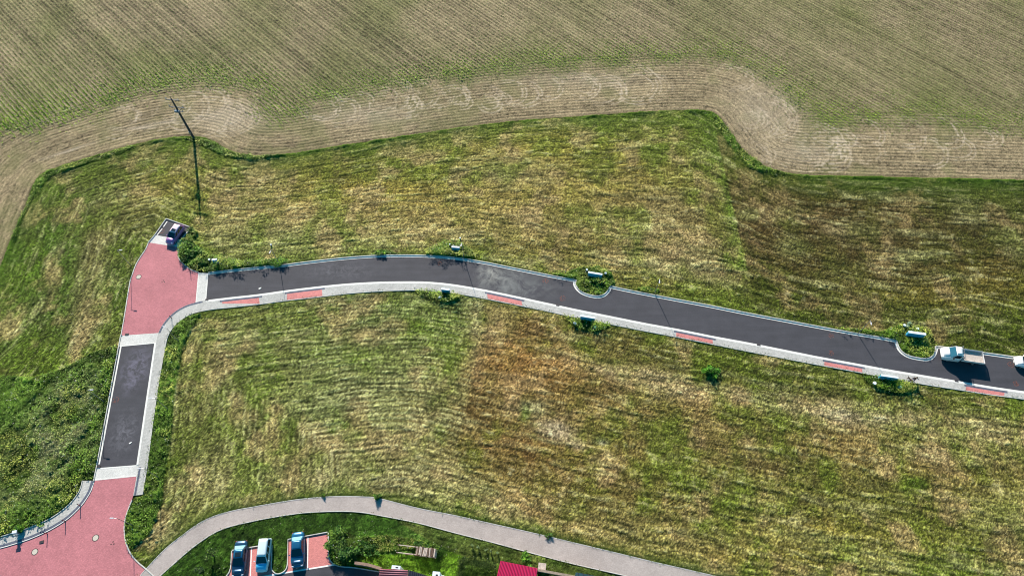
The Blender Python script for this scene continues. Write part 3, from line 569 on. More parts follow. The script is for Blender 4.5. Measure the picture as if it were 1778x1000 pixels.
# ------------------------------------------------------------------ paved surfaces
def asphalt():
    m = mat('asphalt', (.05, .05, .055), .82, .35); n = m.node_tree.nodes; l = m.node_tree.links; b = n['Principled BSDF']
    geo = n.new('ShaderNodeNewGeometry')
    def noise(s, d=6, r=.6, vec=None):
        t = n.new('ShaderNodeTexNoise'); t.inputs['Scale'].default_value = s; t.inputs['Detail'].default_value = d; t.inputs['Roughness'].default_value = r
        l.new(vec or geo.outputs['Position'], t.inputs['Vector']); return t.outputs['Fac']
    ramp = n.new('ShaderNodeValToRGB'); ramp.color_ramp.elements[0].position = .3; ramp.color_ramp.elements[1].position = .72
    ramp.color_ramp.elements[0].color = (.034, .035, .043, 1); ramp.color_ramp.elements[1].color = (.062, .063, .077, 1)
    mpr = n.new('ShaderNodeMapping'); mpr.inputs['Rotation'].default_value = (0, 0, R(10)); mpr.inputs['Scale'].default_value = (.10, 1.3, 1); l.new(geo.outputs['Position'], mpr.inputs['Vector'])
    nm = n.new('ShaderNodeMix'); nm.inputs[0].default_value = .5; l.new(noise(.5, 9, .68), nm.inputs[2]); l.new(noise(1.0, 6, .6, mpr.outputs[0]), nm.inputs[3]); l.new(nm.outputs[0], ramp.inputs[0])
    src = ramp.outputs[0]
    # fine aggregate
    mr = n.new('ShaderNodeMapRange'); mr.inputs['From Min'].default_value = .25; mr.inputs['From Max'].default_value = .75; mr.inputs['To Min'].default_value = .72; mr.inputs['To Max'].default_value = 1.28
    l.new(noise(9, 3, .8), mr.inputs['Value']); vm = n.new('ShaderNodeVectorMath'); vm.operation = 'SCALE'; l.new(src, vm.inputs[0]); l.new(mr.outputs[0], vm.inputs['Scale']); src = vm.outputs[0]
    # pale dust where vehicles carried mud and chalky scribbles
    for (px, py, rx, ry, col_, k, sc) in ((868, 482, 5.2, 4.2, (.22, .23, .22), .75, .5), (905, 500, 7.5, 3.6, (.17, .18, .18), .55, .4), (850, 474, 2.4, 2.6, (.32, .32, .29), .6, .8), (215, 750, 2.6, 4.6, (.17, .17, .20), .45, 1.2), (236, 640, 2.8, 5.0, (.19, .18, .25), .6, .9), (590, 470, 8, 2.5, (.12, .12, .14), .5, 1.2)):
        c = P(px, py); sub = n.new('ShaderNodeVectorMath'); sub.operation = 'SUBTRACT'; l.new(geo.outputs['Position'], sub.inputs[0]); sub.inputs[1].default_value = c
        dv = n.new('ShaderNodeVectorMath'); dv.operation = 'DIVIDE'; l.new(sub.outputs[0], dv.inputs[0]); dv.inputs[1].default_value = (rx, ry, 1)
        ln = n.new('ShaderNodeVectorMath'); ln.operation = 'LENGTH'; l.new(dv.outputs[0], ln.inputs[0])
        f = n.new('ShaderNodeMapRange'); f.inputs['From Min'].default_value = 1; f.inputs['From Max'].default_value = 0; l.new(ln.outputs['Value'], f.inputs['Value'])
        nf = n.new('ShaderNodeMapRange'); nf.inputs['From Min'].default_value = .42; nf.inputs['From Max'].default_value = .68
        t = n.new('ShaderNodeTexNoise'); t.inputs['Scale'].default_value = sc; t.inputs['Detail'].default_value = 6; t.inputs['Distortion'].default_value = 1.1; t.inputs['Roughness'].default_value = .65
        l.new(geo.outputs['Position'], t.inputs['Vector']); l.new(t.outputs['Fac'], nf.inputs['Value'])
        mu = n.new('ShaderNodeMath'); mu.operation = 'MULTIPLY'; l.new(f.outputs[0], mu.inputs[0]); l.new(nf.outputs[0], mu.inputs[1])
        mu2 = n.new('ShaderNodeMath'); mu2.operation = 'MULTIPLY'; mu2.inputs[1].default_value = k*1.6; mu2.use_clamp = True; l.new(mu.outputs[0], mu2.inputs[0])
        mx = n.new('ShaderNodeMix'); mx.data_type = 'RGBA'; l.new(mu2.outputs[0], mx.inputs[0]); l.new(src, mx.inputs[6]); mx.inputs[7].default_value = (*col_, 1); src = mx.outputs[2]
    l.new(src, b.inputs['Base Color'])
    return m
M['asphalt'] = asphalt()
def sheet(name, poly, z, m, label=None, kind='structure', parent=None, thick=None):
    pts = [Vector((p[0], p[1], 0)) for p in poly]
    clean = [pts[0]]
    for p in pts[1:]:
        if (p-clean[-1]).length > .01: clean.append(p)
    if (clean[0]-clean[-1]).length < .01: clean.pop()
    tr = tessellate_polygon([clean]); b = bmesh.new()
    vs = [b.verts.new((p.x, p.y, z)) for p in clean]
    for t in tr:
        try: b.faces.new([vs[i] for i in t])
        except ValueError: pass
    bmesh.ops.recalc_face_normals(b, faces=b.faces)
    if sum(f.normal.z for f in b.faces) < 0: bmesh.ops.reverse_faces(b, faces=b.faces)
    lo = [b.verts.new((p.x, p.y, z-.25)) for p in clean]; nn = len(vs)
    for i in range(nn):
        try: b.faces.new((vs[i], vs[(i+1) % nn], lo[(i+1) % nn], lo[i]))
        except ValueError: pass
    me = bpy.data.meshes.new(name); b.to_mesh(me); b.free()
    o = link(name, me, m, parent)
    if parent is None: tag(o, label, name.replace('_', ' '), kind=kind)
    return o
def offset_line(line, d):
    line = np.asarray(line); t = np.gradient(line, axis=0); t /= (np.linalg.norm(t, axis=1)[:, None]+1e-9)
    nrm = np.stack([-t[:, 1], t[:, 0]], 1)
    return line + nrm*d
def strip(name, line, d0, d1, z0, z1, m, label=None, parent=None, kind='structure'):
    """solid strip between offsets d0 and d1 of a line (positive = left of its direction)"""
    a = offset_line(line, d0); c = offset_line(line, d1)
    b = bmesh.new(); rings = []
    for p, q in zip(a, c):
        rings.append([b.verts.new((p[0], p[1], z0)), b.verts.new((p[0], p[1], z1)), b.verts.new((q[0], q[1], z1)), b.verts.new((q[0], q[1], z0))])
    for r, s in zip(rings[:-1], rings[1:]):
        for i in range(3): b.faces.new((r[i], r[i+1], s[i+1], s[i]))
    b.faces.new(rings[0][::-1]); b.faces.new(rings[-1])
    bmesh.ops.recalc_face_normals(b, faces=b.faces)
    me = bpy.data.meshes.new(name); b.to_mesh(me); b.free()
    o = link(name, me, m, parent)
    if parent is None: tag(o, label, name.replace('_', ' '), kind=kind)
    return o
ZR = 0.0; ZW = .05
sheet('road', ROAD, ZR, M['asphalt'], 'dark asphalt road bending gently across the plots')
sheet('side_road', LEFT_ROAD, ZR, M['asphalt'], 'short dark asphalt side road between two white bands')
sheet('parking_bay', BAY_TOP, ZR, M['asphalt'], 'asphalt bay at the road end under the pink car')
sheet('junction_paving', RED1, ZR+.004, M['red'], 'pink red paver junction where road and side road meet')
sheet('square_paving', RED2, ZR+.004, M['red'], 'pink red paver square with manhole covers')
sheet('stone_band_end', BAND_TOP, ZR+.006, M['band'], 'white stone band below the pink car')
sheet('stone_band_east', BAND_E, ZR+.006, M['band'], 'white stone band at the start of the asphalt road')
sheet('stone_band_middle', BAND_M, ZR+.006, M['band'], 'white stone band above the side road')
sheet('stone_band_south', BAND_S, ZR+.006, M['band'], 'white stone band below the side road')
sheet('pavement', WALK, ZW, M['walk'], 'light grey paver pavement along the south side of the road')
sheet('square_pavement', BW, ZW, M['walk'], 'grey curved pavement under the weedy bank beside the red square')
sheet('path', PATH, .02, M['path'], 'curving beige pink paver footpath')
sheet('car_park', PARK, ZR+.004, M['redwalk'], 'red paver parking bays')
sheet('car_park_lane', LOT, ZR, M['asphalt'], 'dark asphalt lane in front of the parking bays')
# kerbs and gutters
strip('gutter', sE, .02, -.36, -.1, .055, M['gutter'], 'white gutter strip between asphalt and pavement')
strip('road_gutter', NORTH, -.02, -.30, -.1, .012, M['gutter'], 'white gutter strip along the north edge of the road')
strip('kerb', NORTH, .02, .17, -.2, .13, M['kerb'], 'raised concrete kerb along the north edge of the road')
so_ = WALK_OUT2; strip('pavement_edging', so_, .01, .09, -.2, .07, M['kerb'], 'thin edging along the outer side of the pavement')
lr_l = PLn([(211, 582.5), (207.5, 600.5), (168.5, 812.5), (163, 834.3)])
lr_l = smooth(lr_l, .8)
strip('side_road_kerb', lr_l, -.02, -.14, -.2, .13, M['kerb'], 'raised kerb on the west side of the side road')
g1 = smooth(PLn([(207.5, 601), (169.2, 806)]), .8); strip('side_road_gutter', g1, .12, .34, -.1, .012, M['gutter'], 'white gutter on the west side of the side road')
g2 = smooth(PLn([(271.5, 594.5), (240.5, 807)]), .8); strip('side_road_east_gutter', g2, -.28, .0, -.1, .056, M['gutter'], 'white gutter on the east side of the side road')
g3 = smooth(PLn([(207.5, 600.5), (271.5, 594.5)]), .8); strip('band_edge', g3, -.14, .02, -.1, .014, M['gutter'], 'white edge above the side road asphalt')
g4 = smooth(PLn([(163, 834), (237, 826.6)]), .8); strip('band_south_edge', g4, .0, .18, -.1, .014, M['gutter'], 'white edge below the lower stone band')
g5 = smooth(PLn([(168.5, 812.5), (240.5, 807)]), .8); strip('band_north_edge', g5, -.16, .02, -.1, .015, M['gutter'], 'white edge above the lower stone band')
g6 = smooth(PLn([(344.3, 473.5), (339.5, 525.3)]), .8); strip('band_west_edge', g6, 0, .14, -.1, .014, M['gutter'], 'white edge between red junction and stone band')
g7 = smooth(PLn([(362, 474.5), (358, 521.5)]), .8); strip('band_east_edge', g7, -.16, 0, -.1, .014, M['gutter'], 'white edge between stone band and asphalt')
strip('junction_kerb', RED1_L, -.12, .02, -.2, .07, M['kerb'], 'thin pale kerb on the west side of the red junction')
strip('junction_east_kerb', RED1_R, .10, -.02, -.2, .08, M['kerb'], 'thin pale kerb curving round the shrubs')
strip('square_kerb', RED2_R[6:], .11, -.02, -.2, .07, M['kerb'], 'thin pale kerb on the east side of the red square')
strip('square_pavement_kerb', RED2_L, .0, .10, -.2, .075, M['gutter'], 'white kerb line between red square and curved pavement')
strip('square_pavement_edging', BW_OUT, -.01, -.11, -.2, .14, M['kerb'], 'edging at the foot of the weedy bank')
bt = BAY_TOP; strip('bay_kerb_north', smooth(bt[:2], .5), .0, .13, -.2, .13, M['kerb'], 'kerb behind the pink car')
strip('bay_kerb_east', smooth(PLn([(333.3, 396.4), (324, 404), (316, 414), (311.5, 424), (310.8, 429.6)]), .4), -.02, .16, -.2, .09, M['kerb'], 'curved pale kerb right of the pink car')
strip('bay_kerb_west', smooth(PLn([(288.9, 380.7), (269.7, 408.2), (258.5, 421.2)]), .4), -.12, .0, -.2, .13, M['kerb'], 'kerb left of the pink car')
strip('bay_gutter', smooth(PLn([(288.5, 384), (282, 393.5)]), .4), .12, .30, -.1, .012, M['gutter'], 'short white gutter left of the pink car')
strip('bay_gutter_lower', smooth(PLn([(280, 396.5), (271, 407.5)]), .4), .12, .30, -.1, .012, M['gutter'], 'lower white gutter left of the pink car')
strip('path_edging', PATH_U, -.01, .07, -.2, .05, M['kerb'], 'thin concrete edging on the upper side of the footpath')
strip('path_lower_edging', PATH_L, .01, -.08, -.2, .06, M['kerb'], 'thin concrete edging on the lower side of the footpath')
strip('car_park_kerb', PK1, .0, .12, -.2, .14, M['kerb'], 'kerb round the red parking bays')
strip('car_park_kerb_west', PK_LEFT, .0, .12, -.2, .13, M['kerb'], 'kerb left of the parking bays')
strip('lane_kerb', E([(581.5, 981.2), (588, 983.5), (600, 985), (615, 986), (658, 993)], .5), .0, .12, -.2, .13, M['kerb'], 'kerb below the big shrub')
# tactile strips and red crossings on the pavement
def along(line, xa, xb):
    """part of a line between two photograph columns"""
    u = line; px = np.array([889+FPX*p[0]/(st*p[1]+ct*CAMH) for p in u])
    k = (px >= min(xa, xb)) & (px <= max(xa, xb)); return u[k]
sEf = E(S_E, .12)
def py_of(line, x): return np.interp(x, [p[0] for p in line], [p[1] for p in line])
S_Os = sorted(S_O[:-8], key=lambda p: p[0])
for i, (a, b) in enumerate(((386, 451), (498, 560), (847, 907), (1174, 1238), (1431, 1497), (1676, 1743))):
    top = along(sEf, a, b); n_ = 14
    lo = PLn([(q, py_of(S_Os, q)-.6) for q in np.linspace(b, a, n_)])
    t_in = offset_line(top, -.62)
    sheet('crossing_paving', np.vstack([t_in, lo]), ZW+.006, M['redwalk'], 'red paver driveway patch set in the grey pavement'); 
    bb_ = along(sEf, a-4, b+5)
    strip('tactile_strip', bb_, -.38, -.70, -.05, ZW+.009, M['tactile'], 'dark slate strip beside a red driveway patch')
strip('curved_tactile_strip', CURVE_IN, .03, .34, -.05, ZW+.009, M['tactile'], 'dark curved warning strip round the inside of the junction')
strip('pavement_tactile_strip', smooth(PLn([(241.2, 811), (232.3, 859.5)]), .5), .05, .33, -.05, ZW+.009, M['tactile'], 'dark warning strip at the lower end of the pavement')
strip('square_tactile_strip', RED2_L, -.02, -.36, -.05, ZW+.009, M['tactile'], 'dark warning strip along the curved pavement')
# parking lines
strip('parking_line', smooth(PLn([(437, 948.8), (434.4, 1002)]), .5), -.07, .07, -.05, .012, M['white_line'], 'white line between the parked dark car and silver blue car')
strip('parking_line_east', smooth(PLn([(534.8, 931.8), (534, 988)]), .5), -.07, .07, -.05, .012, M['white_line'], 'white line right of the third parked car')
strip('parking_front_line', smooth(PK_FRONT, .5), -.02, -.20, -.05, .013, M['white_line'], 'white line across the mouth of the parking bays')
# ------------------------------------------------------------------ vehicles
def ring(x, wl, zb, zt, r=.12, tum=0.0, crown=.03):
    """closed cross-section at length x: bottom zb, top zt, half width wl, rounded shoulders"""
    wt = wl-tum
    return [(x, -wl*.9, zb), (x, -wl, zb+.12), (x, -wl, (zb+zt)/2), (x, -wt-0.01, zt-r), (x, -wt+r*.7, zt-.01), (x, -wt*.5, zt+crown*.8), (x, 0, zt+crown), (x, wt*.5, zt+crown*.8), (x, wt-r*.7, zt-.01), (x, wt+0.01, zt-r), (x, wl, (zb+zt)/2), (x, wl, zb+.12), (x, wl*.9, zb)]
def wheels(root, xs, hw, r=.31):
    first = None
    for x in xs:
        for s in (-1, 1):
            if first is None:
                t = MB().cyl((0, -.1, 0), (0, .1, 0), r, n=24).build('wheel', M['rubber'], root)
                rm = MB().cyl((0, -.108, 0), (0, .108, 0), r*.62, n=16).build('rim', M['rim'], t)
                t.location = (x, s*hw, r); first = t
            else:
                c = copy_tree(first, root); c.location = (x, s*hw, r)
def car(name, loc, rz, paint, label, group, L=4.4, W=1.76, H=1.45, kind='sedan', roofmat=None, hood=None, rear_glow=False, sunroof=False, wagon_glass=False, scale=1.0, cat='car'):
    root = empty(name, loc, rz); root.scale = (scale,)*3; tag(root, label, cat, group)
    hw = W/2; belt = H*.62; f = L/2
    if kind == 'sedan':
        prof = [(-f, hw*.72, .38, .68), (-f+.08, hw*.88, .26, .86), (-f+.45, hw*.97, .2, belt+.02), (-f*.5, hw, .2, belt+.03), (0, hw, .2, belt), (f*.40, hw, .2, belt-.02), (f*.62, hw*.98, .2, belt-.07), (f-.28, hw*.92, .22, belt-.20), (f-.07, hw*.80, .27, .60), (f, hw*.62, .36, .50)]
        c0, c1, r0, r1 = -f+.62, f*.42, -f+1.28, f*.02      # glasshouse base rear/front, roof rear/front
    elif kind == 'hatch':
        prof = [(-f, hw*.80, .36, .70), (-f+.06, hw*.92, .26, belt-.04), (-f+.3, hw*.99, .2, belt+.04), (0, hw, .2, belt), (f*.45, hw, .2, belt-.02), (f*.68, hw*.97, .2, belt-.09), (f-.22, hw*.88, .22, belt-.24), (f-.05, hw*.72, .28, .56), (f, hw*.55, .36, .48)]
        c0, c1, r0, r1 = -f+.12, f*.50, -f+.42, f*.06
    else:  # estate / van-like
        prof = [(-f, hw*.84, .36, .75), (-f+.05, hw*.94, .26, belt), (-f+.3, hw*.99, .2, belt+.03), (0, hw, .2, belt+.02), (f*.42, hw, .2, belt), (f*.66, hw*.97, .2, belt-.06), (f-.25, hw*.9, .22, belt-.18), (f-.06, hw*.76, .28, .62), (f, hw*.6, .36, .5)]
        c0, c1, r0, r1 = -f+.06, f*.52, -f+.22, f*.14
    m = MB(); m.loft([ring(x, w_, zb, zt, tum=.04) for x, w_, zb, zt in prof]); m.build('body', paint, root, True)
    # bonnet panel, slightly proud of the body
    hd = [(x, w_, zt) for x, w_, zb, zt in prof if x > f*.40 and x < f-.02]
    def panel(rows, th=.018, k=.80):
        secs = []
        for x, w_, zt in rows:
            ww = w_*k; secs.append([(x, -ww, zt-.03), (x, -ww, zt+.002), (x, -ww*.5, zt+.026+th*.5), (x, 0, zt+.033+th*.5), (x, ww*.5, zt+.026+th*.5), (x, ww, zt+.002), (x, ww, zt-.03)])
        return secs
    MB().loft(panel(hd[:-1] if kind == 'sedan' else hd[:-1])).build('bonnet', hood or paint, root, True)
    # glasshouse
    hb = hw*.93; ht = hw*.70; zt = H-.035
    def gh(x, wb, wt_, z0, z1): return [(x[0], -wb, z0), (x[1], -wt_, z1), (x[1], wt_, z1), (x[0], wb, z0)]
    def wall(name, pts, mt=None): 
        b = bmesh.new(); c = Vector((0, 0, 0))
        vs = [Vector(p) for p in pts]; nrm = (vs[1]-vs[0]).cross(vs[2]-vs[0]).normalized(); ctr = sum(vs, Vector())/len(vs)
        if nrm.dot(ctr-Vector(((c0+c1)/2, 0, H*.5))) < 0: nrm = -nrm
        a = [b.verts.new(p) for p in vs]; d = [b.verts.new(p-nrm*.02) for p in vs]
        b.faces.new(a); b.faces.new(d[::-1])
        for i in range(len(a)): b.faces.new((a[i], a[(i+1) % len(a)], d[(i+1) % len(a)], d[i]))
        bmesh.ops.recalc_face_normals(b, faces=b.faces); me = bpy.data.meshes.new(name); b.to_mesh(me); b.free(); return link(name, me, mt or M['glass'], root)
    zb = belt-.02
    # inner cabin shell in paint, windows set proud of it
    secs = []
    for x, z_, w_ in ((c0, zb, hb), (r0, zt, ht), (r1, zt, ht), (c1, zb-.01, hb)): secs.append((x, z_, w_))
    b = bmesh.new()
    B0 = [b.verts.new(p) for p in ((c0, -hb, zb), (c0, hb, zb), (c1, hb, zb), (c1, -hb, zb))]
    T0 = [b.verts.new(p) for p in ((r0, -ht, zt), (r0, ht, zt), (r1, ht, zt), (r1, -ht, zt))]
    b.faces.new(B0[::-1]); b.faces.new(T0)
    for i in range(4): b.faces.new((B0[i], B0[(i+1) % 4], T0[(i+1) % 4], T0[i]))
    bmesh.ops.bevel(b, geom=[e for e in b.edges if max(v.co.z for v in e.verts) > zt-.01], offset=.05, segments=3, affect='EDGES')
    bmesh.ops.recalc_face_normals(b, faces=b.faces); me = bpy.data.meshes.new('cabin'); b.to_mesh(me); b.free()
    for p in me.polygons: p.use_smooth = False
    link('cabin', me, paint, root)
    def lerp3(a, b_, t): return tuple(a[i]+(b_[i]-a[i])*t for i in range(3))
    def inset(q, s0=.08, s1=.08, t0=.08, t1=.14, off=.012):
        """q = bottom-a, bottom-b, top-b, top-a ; inset sides and push outward"""
        A, B_, C_, D = q
        bl = lerp3(A, B_, s0); br = lerp3(A, B_, 1-s1); tr = lerp3(D, C_, 1-s1); tl = lerp3(D, C_, s0)
        r = [lerp3(bl, tl, t0), lerp3(br, tr, t0), lerp3(br, tr, 1-t1), lerp3(bl, tl, 1-t1)]
        v = [Vector(p) for p in r]; n_ = (v[1]-v[0]).cross(v[3]-v[0]).normalized(); ctr = sum(v, Vector())/4
        if n_.dot(ctr-Vector(((c0+c1)/2, 0, H*.4))) < 0: n_ = -n_
        return [p+n_*off*1.9 for p in v]
    wall('windshield', inset([(c1, -hb, zb), (c1, hb, zb), (r1, ht, zt), (r1, -ht, zt)], .05, .05, .03, .05), M['glass'])
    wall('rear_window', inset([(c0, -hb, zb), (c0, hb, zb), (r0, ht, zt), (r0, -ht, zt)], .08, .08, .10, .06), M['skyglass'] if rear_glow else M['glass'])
    for s in (-1, 1):
        A, B_, C_, D = (c0, s*hb, zb), (c1, s*hb, zb), (r1, s*ht, zt), (r0, s*ht, zt)
        cuts = (.06, .36, .40, .66, .70, .95) if kind != 'sedan' else (.16, .46, .49, .92, 0, 0)
        for j in range(0, 6, 2):
            if cuts[j+1] <= cuts[j]: continue
            q = [lerp3(A, B_, cuts[j]), lerp3(A, B_, cuts[j+1]), lerp3(D, C_, cuts[j+1]), lerp3(D, C_, cuts[j])]
            wall('side_window', inset(q, .02, .02, .12, .16))
    # roof skin
    secs = []
    for t in np.linspace(0, 1, 7):
        x = r0-.02+(r1-r0+.06)*t; zz = zt+.045*math.sin(math.pi*(t*.8+.1))-.012; ww = ht*.97
        secs.append([(x, -ww, zz-.035), (x, -ww, zz-.008), (x, -ww*.6, zz+.012), (x, 0, zz+.02), (x, ww*.6, zz+.012), (x, ww, zz-.008), (x, ww, zz-.035)])
    rf = MB().loft(secs).build('roof', roofmat or paint, root, True)
    if sunroof: MB().box((r1-.42, 0, zt+.052), (.55, ht*1.25, .02), bev=.008).build('sunroof', M['glass'], root)
    for s in (-1, 1):
        MB().ball((f-.20, s*hw*.66, .60), .16, (1, 1.15, .55)).build('headlight', M['lamp_glass'], root, True)
        MB().ball((-f+.10, s*hw*.76, .72), .12, (.7, 1.1, .9)).build('tail_light', M['tail'], root, True)
        mr = MB().box((c1-.28, s*(hw+.09), belt+.08), (.12, .2, .13), bev=.03).build('mirror', paint, root)
    MB().box((f-.01, 0, .42), (.05, W*.55, .16), bev=.02).build('grille', M['black'], root)
    MB().box((f+.02, 0, .36), (.02, .46, .10)).build('number_plate', M['white_line'], root)
    wheels(root, (-f*.60, f*.63), hw-.13)
    return root
def paint(name, c, rough=.3, metal=.3): 
    m = mat(name, c, rough, .5, metal=metal, coat=.7); m.node_tree.nodes['Principled BSDF'].inputs['Coat Roughness'].default_value = .05; return m
M['p_pink'] = paint('mauve paint', (.40, .17, .42), .35, .2)
M['p_pale'] = paint('pale pink paint', (.66, .52, .62), .35, .1)
M['p_navy'] = paint('dark blue paint', (.012, .055, .12), .3, .4)
M['p_teal'] = paint('teal blue paint', (.015, .12, .24), .3, .4)
M['p_skyreflect'] = paint('bonnet with painted sky reflection', (.06, .50, .85), .35, .2)  # sky reflection on a silver bonnet, put into its colour
M['p_silver'] = paint('silver blue paint', (.62, .74, .80), .35, .1)
M['skyglass'] = mat('rear glass with painted sky light', (.16, .42, .50), .15, .8)  # sky light on the rear window is put into the glass colour
def at2(a, b):
    """ground midpoint and heading from rear point a to front point b (photograph points)"""
    pa, pb = P(*a), P(*b); d = pb-pa
    return (pa+pb)/2, math.atan2(d.y, d.x), d.length
c_, h_, l_ = at2((315, 397.5), (296.5, 424))
car('hatchback', (c_.x, c_.y, .0), h_, M['p_pink'], 'small mauve pink car with panoramic dark roof on the asphalt bay', None, L=3.9, W=1.72, H=1.5, kind='hatch', roofmat=M['p_pale'], sunroof=True)
c_, h_, l_ = at2((422.5, 940.5), (415, 1001))
car('parked_saloon', (c_.x, c_.y, 0), h_, M['p_navy'], 'dark blue saloon with black sunroof, leftmost of the parked cars', 'saloons in the red parking bays', L=4.5, sunroof=True, rear_glow=True, roofmat=M['p_teal'])
c_, h_, l_ = at2((463.5, 937.5), (456, 992))
car('parked_estate', (c_.x, c_.y, 0), h_, M['p_silver'], 'silver estate car with painted sky reflection on its bonnet between the dark saloon and the grass island', None, L=4.25, W=1.7, H=1.5, kind='estate', hood=M['p_skyreflect'])
c_, h_, l_ = at2((519.8, 925.5), (518.3, 985))
car('parked_saloon', (c_.x, c_.y, 0), h_, M['p_teal'], 'teal blue saloon right of the grass island, beside the empty red bay', 'saloons in the red parking bays', L=4.5, rear_glow=True, hood=M['p_navy'])
# white car cut off by the right edge
c_ = P(1757.5, 630); hd_ = (P(1778, 636)-P(1700, 625)); hd_ = math.atan2(-hd_.y, -hd_.x)
dv = Vector((math.cos(hd_), math.sin(hd_), 0))
pos = P(1757, 629) - dv*2.2
car('hatchback', (pos.x, pos.y, 0), hd_, M['white'], 'white car at the roadside behind the white pickup truck, at the right edge', None, L=4.3, W=1.8, H=1.55, kind='estate')
# pickup truck
def truck():
    d = P(1698, 626.0)-P(1631, 616.6); rz = math.atan2(-d.y, -d.x); mid = (P(1698, 626.0)+P(1631, 616.6))/2
    root = empty('pickup_truck', (mid.x, mid.y, 0), rz); tag(root, 'white single cab pickup truck with open dropside bed parked on the road', 'truck')
    f = 3.05; hw = .98
    prof = [(f, hw*.66, .42, .72), (f-.08, hw*.86, .32, .98), (f-.35, hw*.96, .28, 1.16), (f-.75, hw, .28, 1.28), (f-1.15, hw, .28, 1.40), (f-1.6, hw, .28, 1.42), (f-2.55, hw, .28, 1.42), (f-2.62, hw*.97, .32, 1.38)]
    MB().loft([ring(x, w_, zb, zt, tum=.06) for x, w_, zb, zt in prof]).build('body', M['white'], root, True)
    bon = [(f-.22, hw*.90, 1.10), (f-.5, hw*.96, 1.22), (f-.85, hw, 1.32), (f-1.1, hw, 1.40)]
    MB().loft([[(x, -w_*.78, z_-.04), (x, -w_*.78, z_+.01), (x, 0, z_+.055), (x, w_*.78, z_+.01), (x, w_*.78, z_-.04)] for x, w_, z_ in bon]).build('bonnet', M['white'], root, True)
    c0, c1, r0, r1, zb, zt, hb, ht = f-2.62, f-1.02, f-2.58, f-1.62, 1.38, 2.20, hw*.95, hw*.80
    b = bmesh.new()
    B0 = [b.verts.new(p) for p in ((c0, -hb, zb), (c0, hb, zb), (c1, hb, zb), (c1, -hb, zb))]
    T0 = [b.verts.new(p) for p in ((r0, -ht, zt), (r0, ht, zt), (r1, ht, zt), (r1, -ht, zt))]
    b.faces.new(B0[::-1]); b.faces.new(T0)
    for i in range(4): b.faces.new((B0[i], B0[(i+1) % 4], T0[(i+1) % 4], T0[i]))
    bmesh.ops.bevel(b, geom=[e for e in b.edges if max(v.co.z for v in e.verts) > zt-.01], offset=.10, segments=3, affect='EDGES')
    bmesh.ops.recalc_face_normals(b, faces=b.faces); me = bpy.data.meshes.new('cabin'); b.to_mesh(me); b.free(); link('cabin', me, M['white'], root)
    MB().loft([[(x, -ht*.86, zz), (x, -ht*.5, zz+.04), (x, 0, zz+.055), (x, ht*.5, zz+.04), (x, ht*.86, zz)] for x, zz in ((r0+.1, zt-.01), (r0+.4, zt+.01), (r1-.1, zt), (r1-.02, zt-.03))]).build('roof', M['white'], root, True)
    def slab(name, vs, mt):
        v = [Vector(p) for p in vs]; n_ = (v[1]-v[0]).cross(v[2]-v[0]).normalized(); ctr = sum(v, Vector())/len(v)
        if n_.dot(ctr-Vector(((c0+c1)/2, 0, 1.5))) < 0: n_ = -n_
        b = bmesh.new(); a = [b.verts.new(p+n_*.02) for p in v]; e = [b.verts.new(p) for p in v]
        b.faces.new(a); b.faces.new(e[::-1])
        for i in range(len(a)): b.faces.new((a[i], a[(i+1) % len(a)], e[(i+1) % len(a)], e[i]))
        bmesh.ops.recalc_face_normals(b, faces=b.faces); me = bpy.data.meshes.new(name); b.to_mesh(me); b.free(); return link(name, me, mt, root)
    L3 = lambda a, b_, t: tuple(a[i]+(b_[i]-a[i])*t for i in range(3))
    def sub(q, s0, s1, t0, t1):
        A, B_, C_, D = q; bl, br, tr, tl = L3(A, B_, s0), L3(A, B_, s1), L3(D, C_, s1), L3(D, C_, s0)
        return [L3(bl, tl, t0), L3(br, tr, t0), L3(br, tr, t1), L3(bl, tl, t1)]
    slab('windshield', sub([(c1, -hb, zb), (c1, hb, zb), (r1, ht, zt), (r1, -ht, zt)], .05, .95, .02, .93), M['windscreen'])
    slab('rear_window', sub([(c0, -hb, zb), (c0, hb, zb), (r0, ht, zt), (r0, -ht, zt)], .2, .8, .2, .8), M['glass'])
    for s in (-1, 1):
        slab('side_window', sub([(c0, s*hb, zb), (c1, s*hb, zb), (r1, s*ht, zt), (r0, s*ht, zt)], .18, .88, .06, .84), M['glass'])
        MB().box((f-1.35, s*(hw+.13), 1.55), (.12, .24, .30), bev=.03).build('mirror', M['black'], root)
        MB().ball((f-.28, s*hw*.74, .92), .17, (1, 1, .7)).build('headlight', M['lamp_glass'], root, True)
        MB().box((-f+.02, s*.8, .62), (.05, .25, .14)).build('tail_light', M['tail'], root)
        MB().box((f-1.85, s*(hw+.008), .85), (1.0, .02, .02)).build('door_trim', M['black'], root)
    MB().box((f-.02, 0, .55), (.10, 1.6, .24), bev=.04).build('bumper', M['black'], root)
    MB().box((f-.10, 0, .86), (.06, .9, .14), bev=.02).build('grille', M['black'], root)
    # bed: floor, drop sides, headboard frame
    bx0, bx1, by = -f-.02, f-2.78, 1.0
    bed = MB().box(((bx0+bx1)/2, 0, .86), (bx1-bx0, 2*by, .10)).build('bed_floor', M['bedfloor'], root)
    MB().box(((bx0+bx1)/2, 0, .66), (bx1-bx0, .8, .24)).build('chassis', M['darksteel'], root)
    for s in (-1, 1): MB().box(((bx0+bx1)/2, s*(by+.015), 1.08), (bx1-bx0, .035, .42), bev=.01).build('side_board', M['alu'], root)
    MB().box((bx0-.02, 0, 1.08), (.035, 2*by+.06, .42), rot=Matrix.Rotation(R(12), 3, 'Y'), bev=.01).build('tailgate', M['alu'], root)
    hbm = MB()
    for y_ in (-.97, 0, .97): hbm.box((bx1+.03, y_, 1.52), (.05, .05, 1.34))
    for z_ in (1.1, 1.5, 1.85, 2.17): hbm.box((bx1+.03, 0, z_), (.045, 1.98, .05))
